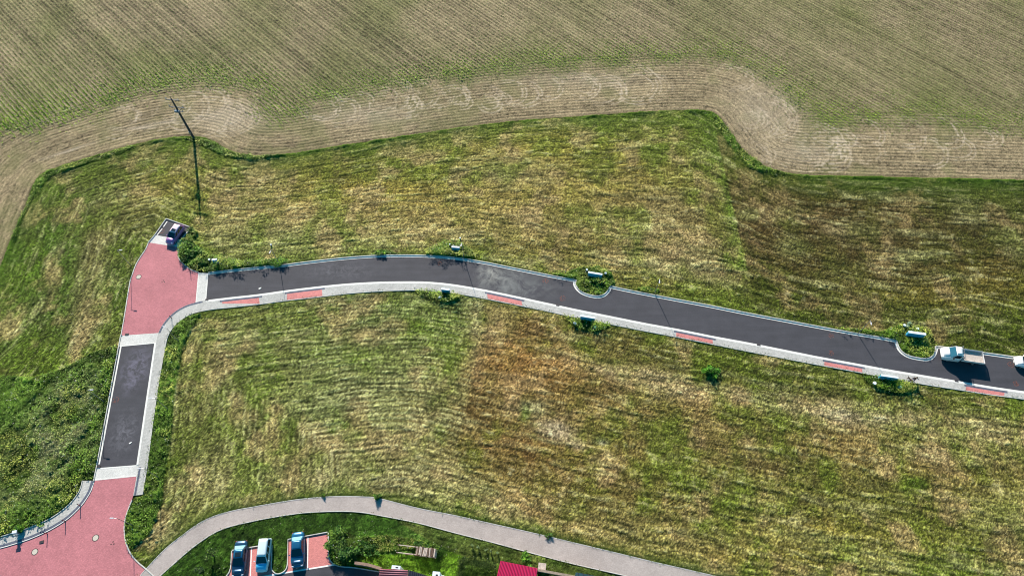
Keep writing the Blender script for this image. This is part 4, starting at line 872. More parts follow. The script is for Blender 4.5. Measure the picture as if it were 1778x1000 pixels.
    hbm.build('headboard', M['steel'], root)
    wheels(root, (-f*.56, f*.66), hw-.12, .34)
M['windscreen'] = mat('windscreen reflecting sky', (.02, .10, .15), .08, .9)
M['alu'] = mat('aluminium boards', (.62, .64, .66), .4, .5, var=.1, vscale=5)
M['bedfloor'] = mat('dusty bed floor', (.45, .40, .36), .85, var=.25, vscale=4)
truck()
# ------------------------------------------------------------------ street furniture
def lamp(px, py, arm_az, label, h=4.6):
    b = P(px, py); root = empty('street_lamp', (b.x, b.y, 0), arm_az); tag(root, label, 'street lamp', 'slim street lamps beside the new roads')
    MB().cyl((0, 0, -.1), (0, 0, .8), .065, .06).build('base', M['darksteel'], root)
    MB().cyl((0, 0, .8), (0, 0, h), .045, .03, n=10).build('pole', M['steel'], root)
    MB().cyl((0, 0, h-.05), (.45, 0, h+.03), .028, n=8).build('arm', M['steel'], root)
    MB().box((.62, 0, h+.05), (.50, .17, .07), rot=Matrix.Rotation(R(-4), 3, 'Y'), bev=.02).build('lamp_head', M['lamphead'], root)
M['lamphead'] = mat('lamp head', (.55, .56, .60), .4, .5)
S_ = R(-100)
lamp(485.5, 459.5, S_, 'lamp north of the road nearest the red junction, its shadow across the asphalt')
lamp(805, 447.5, S_, 'lamp north of the road beside the pair of cabinets at the bend')
lamp(1136.5, 509.5, S_, 'lamp north of the road between the two grassy bays')
lamp(1489, 579.5, S_, 'lamp north of the road left of the bay near the pickup truck')
lamp(227, 461, R(0), 'lamp on the west edge of the red junction casting a long thin shadow on it')
lamp(312, 594, R(150), 'lamp in the weeds inside the junction curve by the pavement')
lamp(293, 711, R(180), 'lamp in the green verge halfway along the side road pavement')
lamp(180.5, 697, R(0), 'lamp on the weedy bank west of the side road')
lamp(231.5, 912, R(180), 'lamp at the east edge of the red square with its head over the pavers')
lamp(276, 829, R(180), 'lamp in the grass beside the lower end of the pavement')
def post(px, py, label, h=.95):
    b = P(px, py); root = empty('bollard', (b.x, b.y, 0)); tag(root, label, 'bollard', 'thin red and black bollards at the pavement edges')
    MB().cyl((0, 0, -.1), (0, 0, h*.25), .06, n=10).build('base', M['black'], root)
    MB().cyl((0, 0, h*.25), (0, 0, h*.86), .05, n=10).build('post', M['redpost'], root)
    MB().cyl((0, 0, h*.86), (0, 0, h), .06, .045, n=10).build('cap', M['black'], root)
post(140, 877.5, 'bollard at the top of the curved pavement, nearest the side road')
post(114, 905, 'middle bollard of the three along the curved pavement')
post(82.5, 926.5, 'bollard nearest the white utility pillar on the curved pavement')
post(298.5, 553, 'bollard on the inner curve of the junction pavement')
post(330.8, 471.5, 'bollard at the foot of the shrubs by the red junction')
# white utility pillar in the bank
b_ = P(34, 926); rt = empty('utility_pillar', (b_.x, b_.y, 0), R(10)); tag(rt, 'white metal utility pillar at the foot of the weedy bank', 'pillar')
MB().box((0, 0, .55), (.34, .28, 1.1), bev=.01).build('housing', M['steel'], rt); MB().box((0, 0, 1.13), (.62, .40, .10), bev=.03).build('cap', M['cab_white'], rt)
MB().box((0, -.15, .6), (.24, .02, .8)).build('door', M['cab_white'], rt)
# cabinets
def cabinet(a, b, label, doors=2, h=1.2, d=.26):
    """a, b: top rear corners on the photograph"""
    pa, pb = P(*a, h), P(*b, h); dv = pb-pa; L = dv.length; rz = math.atan2(dv.y, dv.x); mid = (pa+pb)/2; n_ = Vector((math.sin(rz), -math.cos(rz), 0)); mid = mid + n_*d/2
    root = empty('utility_cabinet', (mid.x, mid.y, 0), rz); tag(root, label, 'cabinet', 'white utility cabinets along the road, blue shade painted on their housings')
    MB().box((0, 0, .12), (L-.04, d-.04, .3)).build('plinth', M['kerb'], root)
    MB().box((0, 0, .26+(h-.34)/2), (L, d, h-.34), bev=.01).build('housing', M['cab_shade'], root)
    MB().box((0, 0, h-.03), (L+.06, d+.08, .07), bev=.02).build('lid', M['cab_white'], root)
    for i in range(doors):
        w_ = L/doors; x = -L/2+w_*(i+.5)
        dr = MB().box((x, -d/2-.008, .26+(h-.34)/2), (w_-.04, .022, h-.42), bev=.004).build('door', M['cab_shade'], root)
        MB().box((x+w_*.36, -d/2-.03, .7), (.03, .03, .12)).build('handle', M['black'], dr)
cabinet((368.0, 449.5), (376.5, 448.8), 'short cabinet in the shrubs at the start of the road', 1, h=1.25)
cabinet((784.5, 427.2), (797.8, 428.2), 'cabinet in tall grass north of the bend, near a lamp', 2)
cabinet((1021.6, 471.3), (1046, 475.2), 'long cabinet in the left grassy bay north of the road', 3)
cabinet((766.8, 500.0), (780.6, 501.8), 'short cabinet south of the road beside the pavement', 2)
cabinet((1008.4, 546.6), (1033.4, 550.7), 'long cabinet south of the road opposite the left grassy bay', 3)
cabinet((1577.8, 574.2), (1607.4, 578.3), 'long cabinet in the bay beside the pickup truck', 3, h=1.3, d=.36)
cabinet((1530, 649.6), (1559.6, 654.0), 'long cabinet south of the road nearest the walking person', 3, h=1.25)
def shaft(px, py, label, r=.26, h=.5, m='cab_white'):
    b = P(px, py); root = empty('inspection_shaft', (b.x, b.y, 0)); tag(root, label, 'shaft', 'white capped shafts beside the cabinets')
    MB().cyl((0, 0, -.1), (0, 0, h), r*.86, n=18).build('pipe', M['steel'], root); MB().cyl((0, 0, h), (0, 0, h+.08), r, r*.9, n=18).build('cap', M[m], root)
M['tealcap'] = mat('teal cap', (.25, .55, .50), .5)
shaft(365.5, 454, 'white capped shaft touching the short cabinet at the road start', .2, .6)
shaft(781.5, 428, 'white cap left of the cabinet north of the bend', .15, .6)
shaft(799, 414.5, 'small white cap alone in the meadow above the bend', .14, .2)
shaft(764, 518, 'white capped shaft left of the short south cabinet', .26, .45)
shaft(1018.5, 471, 'small white cap left of the long cabinet in the left bay', .17, .5)
shaft(1051, 477, 'white cap right of the long cabinet in the left bay', .2, .5)
shaft(998, 563, 'big white cap left of the long south cabinet opposite the left bay', .30, .45)
shaft(1033, 570, 'teal cap right of the long south cabinet opposite the left bay', .28, .45, 'tealcap')
shaft(1516.5, 667, 'white cap left of the long cabinet nearest the person', .28, .45)
shaft(1560, 673.5, 'teal cap right of the long cabinet nearest the person', .24, .45, 'tealcap')
shaft(471, 426, 'small white cap alone in the meadow above the road start', .14, .2)
shaft(1590, 573.5, 'pale grey cap behind the cabinet in the bay beside the truck', .22, .6)
shaft(1568, 567, 'pale grey cap up left of the cabinet in the bay beside the truck', .22, .5)
# manhole covers
def manhole(px, py, r, label, pale=True):
    b = P(px, py); root = empty('manhole_cover', (b.x, b.y, .006)); tag(root, label, 'manhole cover')
    MB().cyl((0, 0, -.05), (0, 0, .006), r, n=32).build('frame', M['iron'], root); MB().cyl((0, 0, -.05), (0, 0, .012), r*(.80 if pale else .7), n=32).build('lid', M['lid'] if pale else M['iron'], root)
manhole(60.5, 957.5, .44, 'pale round manhole cover nearest the bottom left corner')
manhole(166, 933.3, .46, 'pale round manhole cover with dark frame in the middle of the red square')
manhole(240.8, 480.8, .46, 'pale round manhole cover with dark frame in the upper red junction')
# small dark valve covers and drains
def valve(px, py, label):
    b = P(px, py); root = empty('valve_covers', (b.x, b.y, .006)); tag(root, label, 'valve covers')
    for dx, dy in ((-.18, -.1), (.2, -.05), (0, .22)): MB().cyl((dx, dy, -.05), (dx, dy, .008), .09, n=12).build('lid', M['iron'], root)
valve(195.5, 943, 'three small dark valve covers on the red square'); valve(283.5, 489, 'three small dark valve covers in the upper red junction')
def drain(px, py, label, rz=R(-11)):
    b = P(px, py); root = empty('drain_grate', (b.x, b.y, .0), rz); tag(root, label, 'drain')
    MB().box((0, 0, .03), (.55, .34, .07)).build('frame', M['iron'], root)
    m = MB()
    for i in range(6): m.box((-.2+.08*i, 0, .068), (.03, .26, .012))
    m.build('bars', M['darksteel'], root)
drain(968.5, 530.3, 'drain in the south gutter below the left grassy bay'); drain(1317.3, 599, 'drain in the south gutter between two red driveway patches'); drain(1660.5, 661.5, 'drain in the south gutter below the pickup truck')
drain(171.5, 810, 'drain at the lower left corner of the side road', 0); drain(359.5, 520.8, 'drain at the south start of the road'); drain(72.5, 940.5, 'drain at the edge of the red square beside the bollards', .3); drain(220.5, 580.5, 'drain at the lower left of the red junction', 0)
# sprayed markings: thin rings of paint
def spray(px, py, label, r=.42):
    b = P(px, py); m = MB(); 
    n_ = 28
    for i in range(n_):
        if rng.random() < .35: continue
        a = 2*math.pi*i/n_; q = r*(1+rng.normal(0, .08)); m.box((b.x+q*math.cos(a), b.y+q*math.sin(a), .004), (.10, .09, .006), rot=Matrix.Rotation(a, 3, 'Z'))
    for i in range(7): m.box((b.x+rng.normal(0, r*.35), b.y+rng.normal(0, r*.35), .004), (.14, .08, .006), rot=Matrix.Rotation(rng.random()*3, 3, 'Z'))
    o = m.build('sprayed_mark', M['spray']); tag(o, label, 'mark')
spray(281, 401.5, 'orange sprayed ring beside the pink car'); spray(763, 457.5, 'faint orange sprayed ring near the top of the bend', .35); spray(947, 488, 'orange sprayed ring left of the left grassy bay')
spray(977, 518, 'reddish sprayed ring below left of the left grassy bay', .45); spray(1443, 583, 'upper of two orange sprayed rings on the right part of the road', .35); spray(1443, 612.5, 'lower of two orange sprayed rings on the right part of the road', .35)
spray(1755, 633, 'orange sprayed ring in front of the white car', .4); spray(1764, 666, 'orange sprayed ring near the south gutter at the right edge', .35); spray(201, 694, 'orange sprayed ring on the side road')
# asphalt joints: dark seam lines under the lamp shadows
M['tar'] = mat('tar seam', (.012, .012, .014), .6)
def litter(px, py, label, s=.3):
    b = P(px, py); o = MB().box((0, 0, 0), (s, s*.7, .04), rot=Matrix.Rotation(.5, 3, 'Z'), bev=.01).box((s*.5, s*.3, .02), (s*.6, s*.4, .03), rot=Matrix.Rotation(1.2, 3, 'Z')).build('paper_scrap', M['white_line']); o.location = (b.x, b.y, .03); tag(o, label, 'litter')
litter(451, 501, 'white scrap on the asphalt above the first red driveway patch', .35); litter(226, 769, 'white scrap near the lower end of the side road', .3)
# ------------------------------------------------------------------ utility pole
def utility_pole():
    b = P(336.5, 240); root = empty('utility_pole', (b.x, b.y, 0), R(-8)); tag(root, 'tall dark utility pole with crossarms and switch gear at the field edge', 'utility pole')
    H_ = 10.3
    MB().cyl((0, 0, -.3), (0, 0, H_*.62), .23, .18, n=14).cyl((0, 0, H_*.62), (0, 0, H_-.3), .18, .12, n=14).build('pole', M['polewood'], root)
    MB().cyl((0, 0, H_-.3), (0, 0, H_+.35), .04, n=8).build('top_rod', M['darksteel'], root)
    for z_, w_ in ((H_*.66, 1.0), (H_*.76, 1.7), (H_*.93, 1.5)):
        arm = MB().box((0, .12, z_), (2*w_*.85, .12, .12)).build('crossarm', M['darksteel'], root)
        for x in (-w_*.75, 0, w_*.75):
            if x == 0 and z_ > H_*.9: continue
            MB().cyl((x, .12, z_+.05), (x, .12, z_+.42), .07, .05, n=10).build('insulator', M['insul'], arm)
    m = MB()
    for s in (-1, 1): m.cyl((s*1.15, .12, H_*.76), (0, .12, H_*.66), .035, n=6)
    m.build('brace', M['darksteel'], root)
    sw = MB().box((0, -.3, H_*.70), (.9, .45, .35), bev=.04).build('switch_gear', M['insul'], root)
    MB().cyl((.24, -.05, .8), (.24, -.05, H_*.66), .03, n=6).build('control_rod', M['darksteel'], root)
    MB().box((0, -.26, 1.7), (.34, .2, .5), bev=.02).build('control_box', M['steel'], root)
M['polewood'] = mat('dark weathered pole', (.055, .06, .07), .85, var=.2, vscale=6); M['insul'] = mat('blue grey porcelain', (.10, .17, .24), .35, .5)
utility_pole()
# ------------------------------------------------------------------ shrubs, trees
def foliage_cloud(parent, name, center, rad, n, size, base_c, seed=0, mode='leaf'):
    r_ = np.random.default_rng(seed)
    # leaves in lobes, spread through the volume, thinner at the outside
    nl = max(4, int(6*max(rad)+3)); lob = r_.normal(0, .42, (nl, 3)); lob[:, 2] = np.abs(lob[:, 2])*.9+.05; lr = r_.uniform(.28, .55, nl)
    k = r_.integers(0, nl, n); d = r_.normal(0, 1, (n, 3)); d /= np.linalg.norm(d, axis=1)[:, None]; rr_ = r_.random(n)**.45
    pts = (lob[k]+d*(rr_*lr[k])[:, None])*np.array(rad)+np.array(center)
    pts[:, 2] = np.maximum(pts[:, 2], .03)
    a = r_.random(n)*2*np.pi; til = r_.uniform(.5, 1.7, n); L = size*r_.uniform(.6, 1.4, n); W = L*r_.uniform(.45, .8, n)
    dd = np.stack([np.cos(a)*np.sin(til), np.sin(a)*np.sin(til), np.cos(til)], 1); s = np.stack([-np.sin(a), np.cos(a), np.zeros(n)], 1)
    V = np.empty((n, 4, 3)); V[:, 0] = pts; V[:, 1] = pts+dd*(L*.5)[:, None]-s*(W/2)[:, None]; V[:, 2] = pts+dd*L[:, None]; V[:, 3] = pts+dd*(L*.5)[:, None]+s*(W/2)[:, None]
    tone = (.6+.8*r_.random(nl))[k]*(.6+.8*r_.random(n)); cc = np.array(base_c)[None]*tone[:, None]; y_ = r_.random(n) < .25; cc[y_] *= np.array([2.4, 1.9, 1.3])
    o = raw_mesh(name, V.reshape(-1, 3), np.arange(n*4).reshape(-1, 4), np.clip(np.repeat(cc, 4, 0), .003, .8), M['leaf'], 4); o.parent = parent; return o
def shrub(px, py, rad, n, size, c, label, name='shrub', cat='shrub', seed=1, trunk=0.0, group=None):
    b = P(px, py); root = empty(name, (b.x, b.y, 0)); tag(root, label, cat, group)
    m = MB()
    for i in range(4):
        a = i*1.7+seed; m.cyl((0, 0, -.05), (math.cos(a)*rad[0]*.45, math.sin(a)*rad[1]*.45, trunk+rad[2]*.7), .035, .012, n=6)
    m.cyl((0, 0, -.1), (0, 0, trunk+rad[2]*.8), .05, .02, n=8)
    m.build('stem' if not trunk else 'trunk', M['bark'], root)
    foliage_cloud(root, 'foliage' if not trunk else 'crown', (0, 0, trunk), rad, n, size, c, seed)
G1 = (.05, .13, .010); G2 = (.03, .075, .012); G3 = (.09, .15, .02)
shrub(1230, 645, (.95, .85, 1.2), 900, .24, (.06, .19, .012), 'bright green bush alone in the meadow south of the road', seed=3)
shrub(331, 431, (1.25, 1.2, 1.1), 1300, .26, (.05, .13, .014), 'big bush in the shrubs right of the red junction', seed=4)
shrub(341, 441, (1.5, 1.2, 1.1), 1200, .26, (.06, .15, .014), 'bush between the big bush and the short cabinet', seed=5)
shrub(331, 402, (.7, .6, .6), 400, .2, (.07, .14, .02), 'low bush at the corner of the bay with the pink car', seed=6)
shrub(328, 451, (.85, .8, .7), 800, .24, (.04, .11, .014), 'bush at the curved kerb of the red junction', seed=7)
shrub(356, 457, (1.0, .9, .9), 800, .22, (.05, .13, .014), 'bush directly left of the short cabinet', seed=16)
shrub(486, 456, (1.6, .7, .8), 900, .2, (.07, .17, .012), 'low bush at the kerb above the first lamp shadow', seed=8)
shrub(663, 440, (1.5, .5, .5), 600, .18, (.07, .17, .012), 'low bush at the kerb left of the bend', seed=9)
shrub(657, 863, (.6, .5, .9), 420, .18, (.05, .12, .012), 'small bush on the upper edge of the footpath', seed=10)
shrub(562, 861, (.35, .3, .5), 200, .14, (.05, .11, .012), 'small weed bush on the footpath edge above the empty parking bay', seed=11)
shrub(953, 931, (.45, .4, .6), 260, .15, (.03, .08, .010), 'dark small bush on the upper footpath edge above the crimson roof', seed=12)
shrub(911, 971, (.75, .7, 1.3), 800, .2, (.05, .14, .014), 'bush between the crimson roof and the footpath', seed=13)
shrub(592, 946, (1.3, 1.5, 1.6), 2000, .24, (.045, .11, .014), 'big leafy bush right of the empty red bay', seed=14)
shrub(606, 962, (1.3, 1.2, 1.6), 1500, .26, (.03, .085, .012), 'dark leafy bush behind the lane kerb', seed=15)
shrub(640, 950, (1.6, .9, .7), 900, .22, (.04, .11, .014), 'low bush between the big leafy bush and the wooden rails', seed=17)
shrub(735, 950, (1.7, .6, .8), 900, .2, (.035, .10, .012), 'low bush behind the stacked firewood', seed=18)
shrub(36, 918, (.8, .6, .9), 600, .2, (.05, .14, .012), 'bush behind the white utility pillar', seed=19)
shrub(60, 905, (1.3, .5, .5), 500, .2, (.08, .16, .02), 'grassy tuft on the bank above the curved pavement', seed=20)
shrub(1576, 566, (.5, .4, .6), 300, .2, (.20, .30, .20), 'pale flowering weed behind the cabinet beside the truck', name='flowering_weed', cat='plant', seed=21)
shrub(372, 965, (.8, .8, .9), 420, .2, (.04, .09, .012), 'young tree on the lawn left of the parked cars', name='young_tree', cat='tree', seed=22, trunk=1.0)
shrub(353, 992, (.55, .55, .8), 500, .16, (.02, .05, .012), 'dark small tree near the bottom edge left of the cars', name='young_tree', cat='tree', seed=23, trunk=.5)
for i, (a, b2_) in enumerate(((820, 948), (831, 951), (844, 955), (852, 956.5), (864, 960))):
    shrub(a, b2_, (.22, .2, .55), 90, .12, (.10, .16, .07), ('first sapling of the row below the footpath, counted from the left', 'second sapling of the row below the footpath', 'middle sapling of the row below the footpath', 'fourth sapling of the row below the footpath', 'last sapling of the row, nearest the crimson roof')[i], name='sapling', cat='sapling', seed=30+i, trunk=.3, group='saplings below the footpath')
# hedge of dark conifers
hb = empty('conifer_hedge', tuple(P(832, 993))); tag(hb, 'dark clipped conifer hedge enclosing a patio left of the crimson roof', 'hedge')
def hedge_part(a, b, h, wd, seed):
    pa, pb = P(*a), P(*b); d = pb-pa; L = d.length; n = int(900*L); r_ = np.random.default_rng(seed)
    t = r_.random(n); o = r_.normal(0, .33, n)*wd; zz = r_.random(n)**.5*h*(1+.12*np.sin(t*L*4.2)); nn = Vector((-d.y, d.x, 0)).normalized()
    pts = np.stack([pa.x+d.x*t+nn.x*o, pa.y+d.y*t+nn.y*o, zz], 1)-np.array(hb.location)
    a_ = r_.random(n)*2*np.pi; L_ = .13*r_.uniform(.6, 1.4, n); til = r_.uniform(.1, .9, n)
    dd = np.stack([np.cos(a_)*np.sin(til), np.sin(a_)*np.sin(til), np.cos(til)], 1); s = np.stack([-np.sin(a_), np.cos(a_), np.zeros(n)], 1)
    V = np.empty((n, 4, 3)); V[:, 0] = pts; V[:, 1] = pts+dd*(L_*.5)[:, None]-s*(L_*.3)[:, None]; V[:, 2] = pts+dd*L_[:, None]; V[:, 3] = pts+dd*(L_*.5)[:, None]+s*(L_*.3)[:, None]
    cc = np.array([.035, .065, .012])[None]*(.4+1.2*r_.random(n))[:, None]*(.5+.9*zz/h)[:, None]**0; tp_ = r_.random(n) < .2; cc[tp_] = [.12, .16, .03]
    o_ = raw_mesh('hedge_row', V.reshape(-1, 3), np.arange(n*4).reshape(-1, 4), np.repeat(cc, 4, 0), M['leaf'], 4); o_.parent = hb
hedge_part((803, 975), (862, 986), 2.3, .8, 41); hedge_part((803, 975), (799, 1020), 2.2, .7, 42)
# ------------------------------------------------------------------ garden structures at the bottom edge
def ribroof(name, label, quad, z, m, ribm, horizontal, nrib, wallm, zwall, cat, slope=None):
    """low building: quad = photograph corners of the roof (back-left, back-right, front-right, front-left), z per corner"""
    pts = [P(q[0], q[1], zz) for q, zz in zip(quad, z)]
    ctr = sum(pts, Vector())/4; root = empty(name, (ctr.x, ctr.y, 0)); tag(root, label, cat); off = Vector((ctr.x, ctr.y, 0))
    v = [p-off for p in pts]
    b = bmesh.new(); a = [b.verts.new(p) for p in v]; d = [b.verts.new(p-Vector((0, 0, .08))) for p in v]
    b.faces.new(a); b.faces.new(d[::-1])
    for i in range(4): b.faces.new((a[i], a[(i+1) % 4], d[(i+1) % 4], d[i]))
    bmesh.ops.recalc_face_normals(b, faces=b.faces); me = bpy.data.meshes.new('roof'); b.to_mesh(me); b.free(); rf = link('roof', me, m, root)
    mb = MB()
    for i in range(nrib):
        t = (i+.5)/nrib
        if horizontal: p, q = v[0].lerp(v[3], t), v[1].lerp(v[2], t)
        else: p, q = v[0].lerp(v[1], t), v[3].lerp(v[2], t)
        mb.cyl(p+Vector((0, 0, .01)), q+Vector((0, 0, .01)), .045, n=6)
    mb.build('ribs', ribm, rf)
    c0 = sum(v, Vector())/4; base = [(c0+(p-c0)*.93) for p in v]
    MB().quadbox([(p.x, p.y) for p in base], -.1, [p.z-.10 for p in base]).build('wall', wallm, root)
    return root, off
M['roofred'] = mat('faded red roof', (.30, .055, .075), .6, var=.15, vscale=3); M['roofrib'] = mat('pale pink ribs', (.48, .20, .23), .6)
M['crimson'] = mat('crimson metal roof', (.50, .012, .075), .45, .4, var=.1, vscale=2); M['crimrib'] = mat('crimson ribs', (.58, .03, .12), .45, .4)
M['tile'] = mat('dark roof tiles', (.035, .035, .05), .6, var=.3, vscale=4); M['tilerib'] = mat('dark tile ridges', (.075, .075, .10), .6)
M['tealroof'] = mat('dark blue flat roof', (.02, .06, .08), .5, var=.2)
ribroof('garden_house', 'small house with faded red ribbed roof at the bottom edge beside the white chimneys', [(660, 986.6), (708.5, 988.8), (704, 1040), (650, 1040)], [3.1, 3.1, 2.2, 2.2], M['roofred'], M['roofrib'], True, 14, M['rendered_wall'], 0, 'house')
ribroof('tiled_annex', 'dark tiled roof running down right of the faded red roof', [(709.5, 988.8), (752, 1002), (752, 1040), (705, 1040)], [3.0, 3.0, 2.2, 2.2], M['tile'], M['tilerib'], False, 12, M['rendered_wall'], 0, 'roof')
ribroof('garden_shed', 'shed with bright crimson ribbed metal roof at the bottom edge', [(869, 973), (933.3, 985.7), (928, 1036), (857, 1026)], [2.7, 2.7, 2.3, 2.3], M['crimson'], M['crimrib'], False, 26, M['wood'], 0, 'shed')
ribroof('flat_roof_shed', 'dark blue flat roofed shed corner at the bottom edge beyond the brown fence', [(1000, 993), (1036, 999.5), (1030, 1030), (992, 1022)], [2.2, 2.2, 2.2, 2.2], M['tealroof'], M['tile'], False, 4, M['brickwall'], 0, 'shed')
def chimney(px, py, w_, d_, h0, h1, label):
    b = P(px, py, h1); root = empty('chimney', (b.x, b.y, 0), R(-5)); tag(root, label, 'chimney')
    MB().box((0, 0, (h0+h1)/2), (w_, d_, h1-h0), bev=.02).build('stack', M['cab_white'], root); MB().box((w_*.1, 0, h1+.0), (w_*.3, d_*.3, .04)).build('flue', M['black'], root)
chimney(757, 998.5, .95, .95, 0, 3.3, 'white square chimney with a dark flue right of the dark tiled roof')
chimney(687.6, 984.4, 1.15, .45, 0, 3.0, 'low white box just above the faded red roof')
chimney(768, 1001, .5, .4, 0, 2.8, 'small white box at the bottom edge right of the square chimney')
# brown wall beside the lane
wl = smooth(PLn([(617, 984.5), (640, 988), (662, 994.5)]), .5); wo = strip('garden_wall', wl, .25, .60, -.1, 1.1, M['brickwall']); wo.pop('kind', None); tag(wo, 'low brown garden wall between lane and lawn', 'wall')
# brown fence beside the crimson roof
fa, fb = P(934, 989, 1.5), P(1000, 1001, 1.5); d_ = fb-fa; rt = empty('wooden_fence', (fa.x, fa.y, 0), math.atan2(d_.y, d_.x)); tag(rt, 'brown wooden fence with a pale top rail right of the crimson roof', 'fence'); L_ = d_.length
pm = MB()
for i in range(int(L_/.14)): pm.box((i*.14+.07, 0, .72), (.12, .03, 1.4))
pm.build('panel', M['wood'], rt); MB().box((L_/2, .0, 1.5), (L_, .30, .07)).build('top_rail', M['wood'], rt)
for i in range(4): MB().box((i*L_/3.01, -.07, .72), (.12, .10, 1.5)).build('post', M['barkwood'], rt)
# stack of pallets / bricks by the shed
pb = P(940.5, 985, 0); rt = empty('pallet_stack', (pb.x, pb.y, 0), R(-10)); tag(rt, 'beige stack of wooden boards against the crimson shed', 'stack')
for i in range(6): MB().box((.02*(i % 2), .0, .12+i*.22), (1.0, .8, .11), rot=Matrix.Rotation(R((i % 3)*3-3), 3, 'Z')).build('board_layer', M['palewood'] if i % 2 else M['wood'], rt)
# firewood stack and rails
fa, fb = P(690.5, 960, .0), P(757.5, 968, .0); d_ = fb-fa; rz = math.atan2(d_.y, d_.x); L_ = d_.length
rt = empty('firewood_rack', (fa.x, fa.y, 0), rz); tag(rt, 'wooden rail rack on the lawn carrying a stack of split logs', 'rack')
for s in (0, .95):
    MB().box((L_*.24, s, .80), (L_*.50, .10, .08)).build('rail', M['palewood'], rt); MB().box((L_*.6, s, .14), (L_*.8, .09, .09)).build('base_beam', M['barkwood'], rt)
for x in (.04, L_*.44, L_*.985):
    for s in (0, .95): MB().box((x, s, .45), (.10, .10, .95)).build('post', M['barkwood'], rt)
M['logend'] = M['palewood']
st_root = empty('firewood_stack', (fa.x, fa.y, 0), rz); tag(st_root, 'stack of pale split logs laid side by side on the lawn rack', 'firewood')
protoA = None; rr2 = np.random.default_rng(5)
for lay in range(5):
    x = L_*.45+lay*.10
    while x < L_*.975-.02*lay:
        r_ = rr2.uniform(.075, .125)
        m = MB().cyl((0, -.52, 0), (0, .52, 0), r_, r_*.9, n=7)
        lo = m.build('log', M['palewood'] if rr2.random() < .62 else M['barkwood'], st_root)
        lo.location = (x+r_, .47+rr2.normal(0, .05), .26+lay*.20); lo.rotation_euler = (rr2.normal(0, .03), rr2.random()*3, rr2.normal(0, .07)); x += r_*2.05
        lo['_n'] = 1
ls = [o for o in bpy.data.objects if o.get('_n')]
for o in ls: del o['_n']
# ------------------------------------------------------------------ person and dog
def skin_mesh(name, verts, edges, radii, mt, parent, lvl=2):
    me = bpy.data.meshes.new(name); me.from_pydata(verts, edges, []); o = bpy.data.objects.new(name, me); COL.objects.link(o)
    md = o.modifiers.new('skin', 'SKIN'); sv = me.skin_vertices[0].data
    for i, r_ in enumerate(radii): sv[i].radius = (r_, r_) if not hasattr(r_, '__len__') else r_
    sv[0].use_root = True; sb = o.modifiers.new('sub', 'SUBSURF'); sb.levels = sb.render_levels = lvl
    dg = bpy.context.evaluated_depsgraph_get(); ev = o.evaluated_get(dg); m2 = bpy.data.meshes.new_from_object(ev); bpy.data.objects.remove(o); bpy.data.meshes.remove(me)
    m2.name = name
    for p in m2.polygons: p.use_smooth = True
    m2.materials.clear(); return link(name, m2, mt, parent)
M['skin'] = mat('skin', (.50, .30, .21), .6); M['hair'] = mat('brown hair', (.06, .035, .02), .7); M['coat'] = mat('black jacket', (.012, .012, .014), .8); M['jeans'] = mat('blue grey jeans', (.06, .08, .13), .8); M['dogfur'] = mat('dark brown fur', (.05, .035, .025), .8)
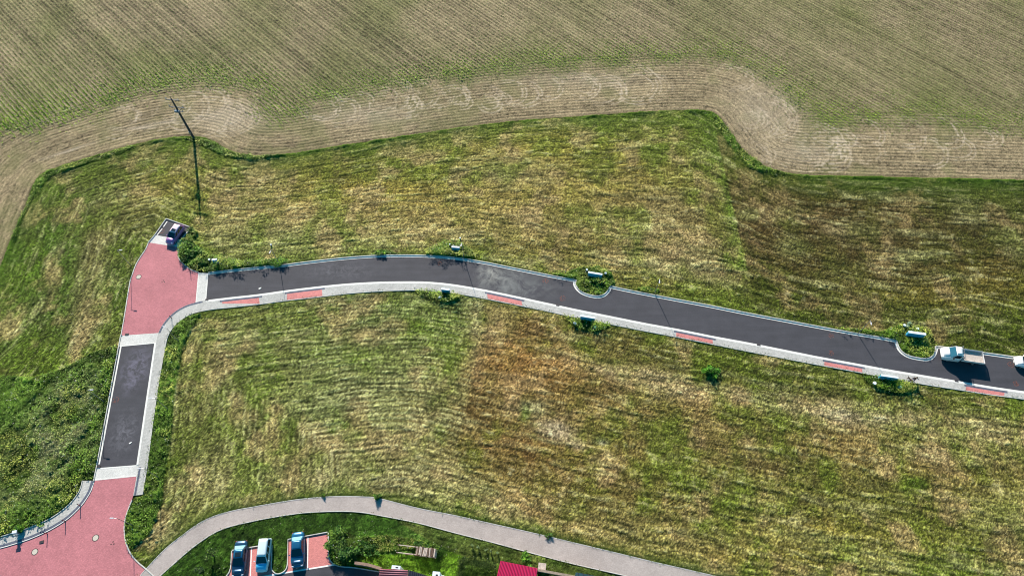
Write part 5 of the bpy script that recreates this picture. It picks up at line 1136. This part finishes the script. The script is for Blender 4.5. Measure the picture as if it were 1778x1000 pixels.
def person():
    b = P(1583.5, 661.5); root = empty('person', (b.x, b.y, 0), R(-100)); tag(root, 'person in black jacket and blue grey jeans walking on the pavement with arms out', 'person')
    # x forward, y left
    v = [(0, 0, .90), (0, 0, 1.08), (.02, 0, 1.25), (.03, 0, 1.40), (.04, 0, 1.48), (.05, 0, 1.56), (.06, 0, 1.66),
         (.01, .09, .86), (.12, .10, .48), (.02, .10, .09), (.14, .10, .05), (0, -.09, .86), (-.06, -.10, .48), (-.26, -.10, .12), (-.16, -.10, .05),
         (.03, .19, 1.38), (.10, .38, 1.22), (.24, .52, 1.22), (.29, .57, 1.23), (.03, -.19, 1.38), (.02, -.40, 1.20), (.14, -.55, 1.16), (.19, -.60, 1.16)]
    e = [(0, 1), (1, 2), (2, 3), (3, 4), (4, 5), (5, 6), (0, 7), (7, 8), (8, 9), (9, 10), (0, 11), (11, 12), (12, 13), (13, 14), (3, 15), (15, 16), (16, 17), (17, 18), (3, 19), (19, 20), (20, 21), (21, 22)]
    r_ = [.12, .115, .13, .11, .055, .075, .085, .085, .06, .04, .035, .085, .06, .04, .035, .06, .045, .035, .03, .06, .045, .035, .03]
    skin_mesh('body', v, e, r_, M['skin'], root)
    k = lambda s: [v[i] for i in s]
    skin_mesh('jacket', k([0, 1, 2, 3, 15, 16, 17, 19, 20, 21]), [(0, 1), (1, 2), (2, 3), (3, 4), (4, 5), (5, 6), (3, 7), (7, 8), (8, 9)], [.145, .14, .155, .13, .08, .065, .05, .08, .065, .05], M['coat'], root)
    skin_mesh('trousers', k([0, 7, 8, 9, 11, 12, 13]), [(0, 1), (1, 2), (2, 3), (0, 4), (4, 5), (5, 6)], [.13, .105, .078, .06, .105, .078, .06], M['jeans'], root)
    MB().ball((.035, 0, 1.66), .115, (1.02, .93, 1.1)).build('hair', M['hair'], root, True)
    for i in (10, 14): MB().box((v[i][0]-.05, v[i][1], .05), (.27, .10, .09), bev=.03).build('shoe', M['black'], root)
    m = MB()
    for base, sgn in ((18, 1), (22, -1)):
        bx, by, bz = v[base]
        for j in range(4): m.cyl((bx, by+(j-1.5)*.02, bz), (bx+.075-.01*abs(j-1.5), by+(j-1.5)*.026, bz-.02), .009, .007, n=6)
        m.cyl((bx-.03, by-sgn*.035, bz), (bx+.03, by-sgn*.07, bz-.01), .010, .008, n=6)
    m.build('fingers', M['skin'], root)
    m = MB(); m.ball((.17, 0, 1.63), .022).ball((.155, .035, 1.66), .012).ball((.155, -.035, 1.66), .012)
    root.scale = (.92,)*3
person()
def dog():
    b = P(1577.5, 659.5); root = empty('dog', (b.x, b.y, 0), R(-65)); tag(root, 'small dark dog walking on the pavement beside the person', 'dog')
    v = [(-.24, 0, .42), (0, 0, .43), (.22, 0, .45), (.36, 0, .58), (.42, 0, .64), (.54, 0, .60), (-.36, 0, .50), (-.48, 0, .60),
         (.24, .09, .36), (.25, .09, .20), (.27, .09, .03), (.24, -.09, .36), (.20, -.09, .20), (.18, -.09, .03),
         (-.26, .09, .34), (-.20, .09, .24), (-.30, .09, .15), (-.27, .09, .03), (-.26, -.09, .34), (-.24, -.09, .24), (-.36, -.09, .15), (-.33, -.09, .03)]
    e = [(0, 1), (1, 2), (2, 3), (3, 4), (4, 5), (0, 6), (6, 7), (2, 8), (8, 9), (9, 10), (2, 11), (11, 12), (12, 13), (0, 14), (14, 15), (15, 16), (16, 17), (0, 18), (18, 19), (19, 20), (20, 21)]
    r_ = [.10, .10, .125, .075, .075, .04, .03, .018, .055, .03, .028, .055, .03, .028, .065, .045, .028, .026, .065, .045, .028, .026]
    skin_mesh('body', v, e, r_, M['dogfur'], root)
    for s in (-1, 1): MB().cyl((.40, s*.06, .68), (.40, s*.09, .78), .035, .005, n=6).build('ear', M['dogfur'], root)
dog()
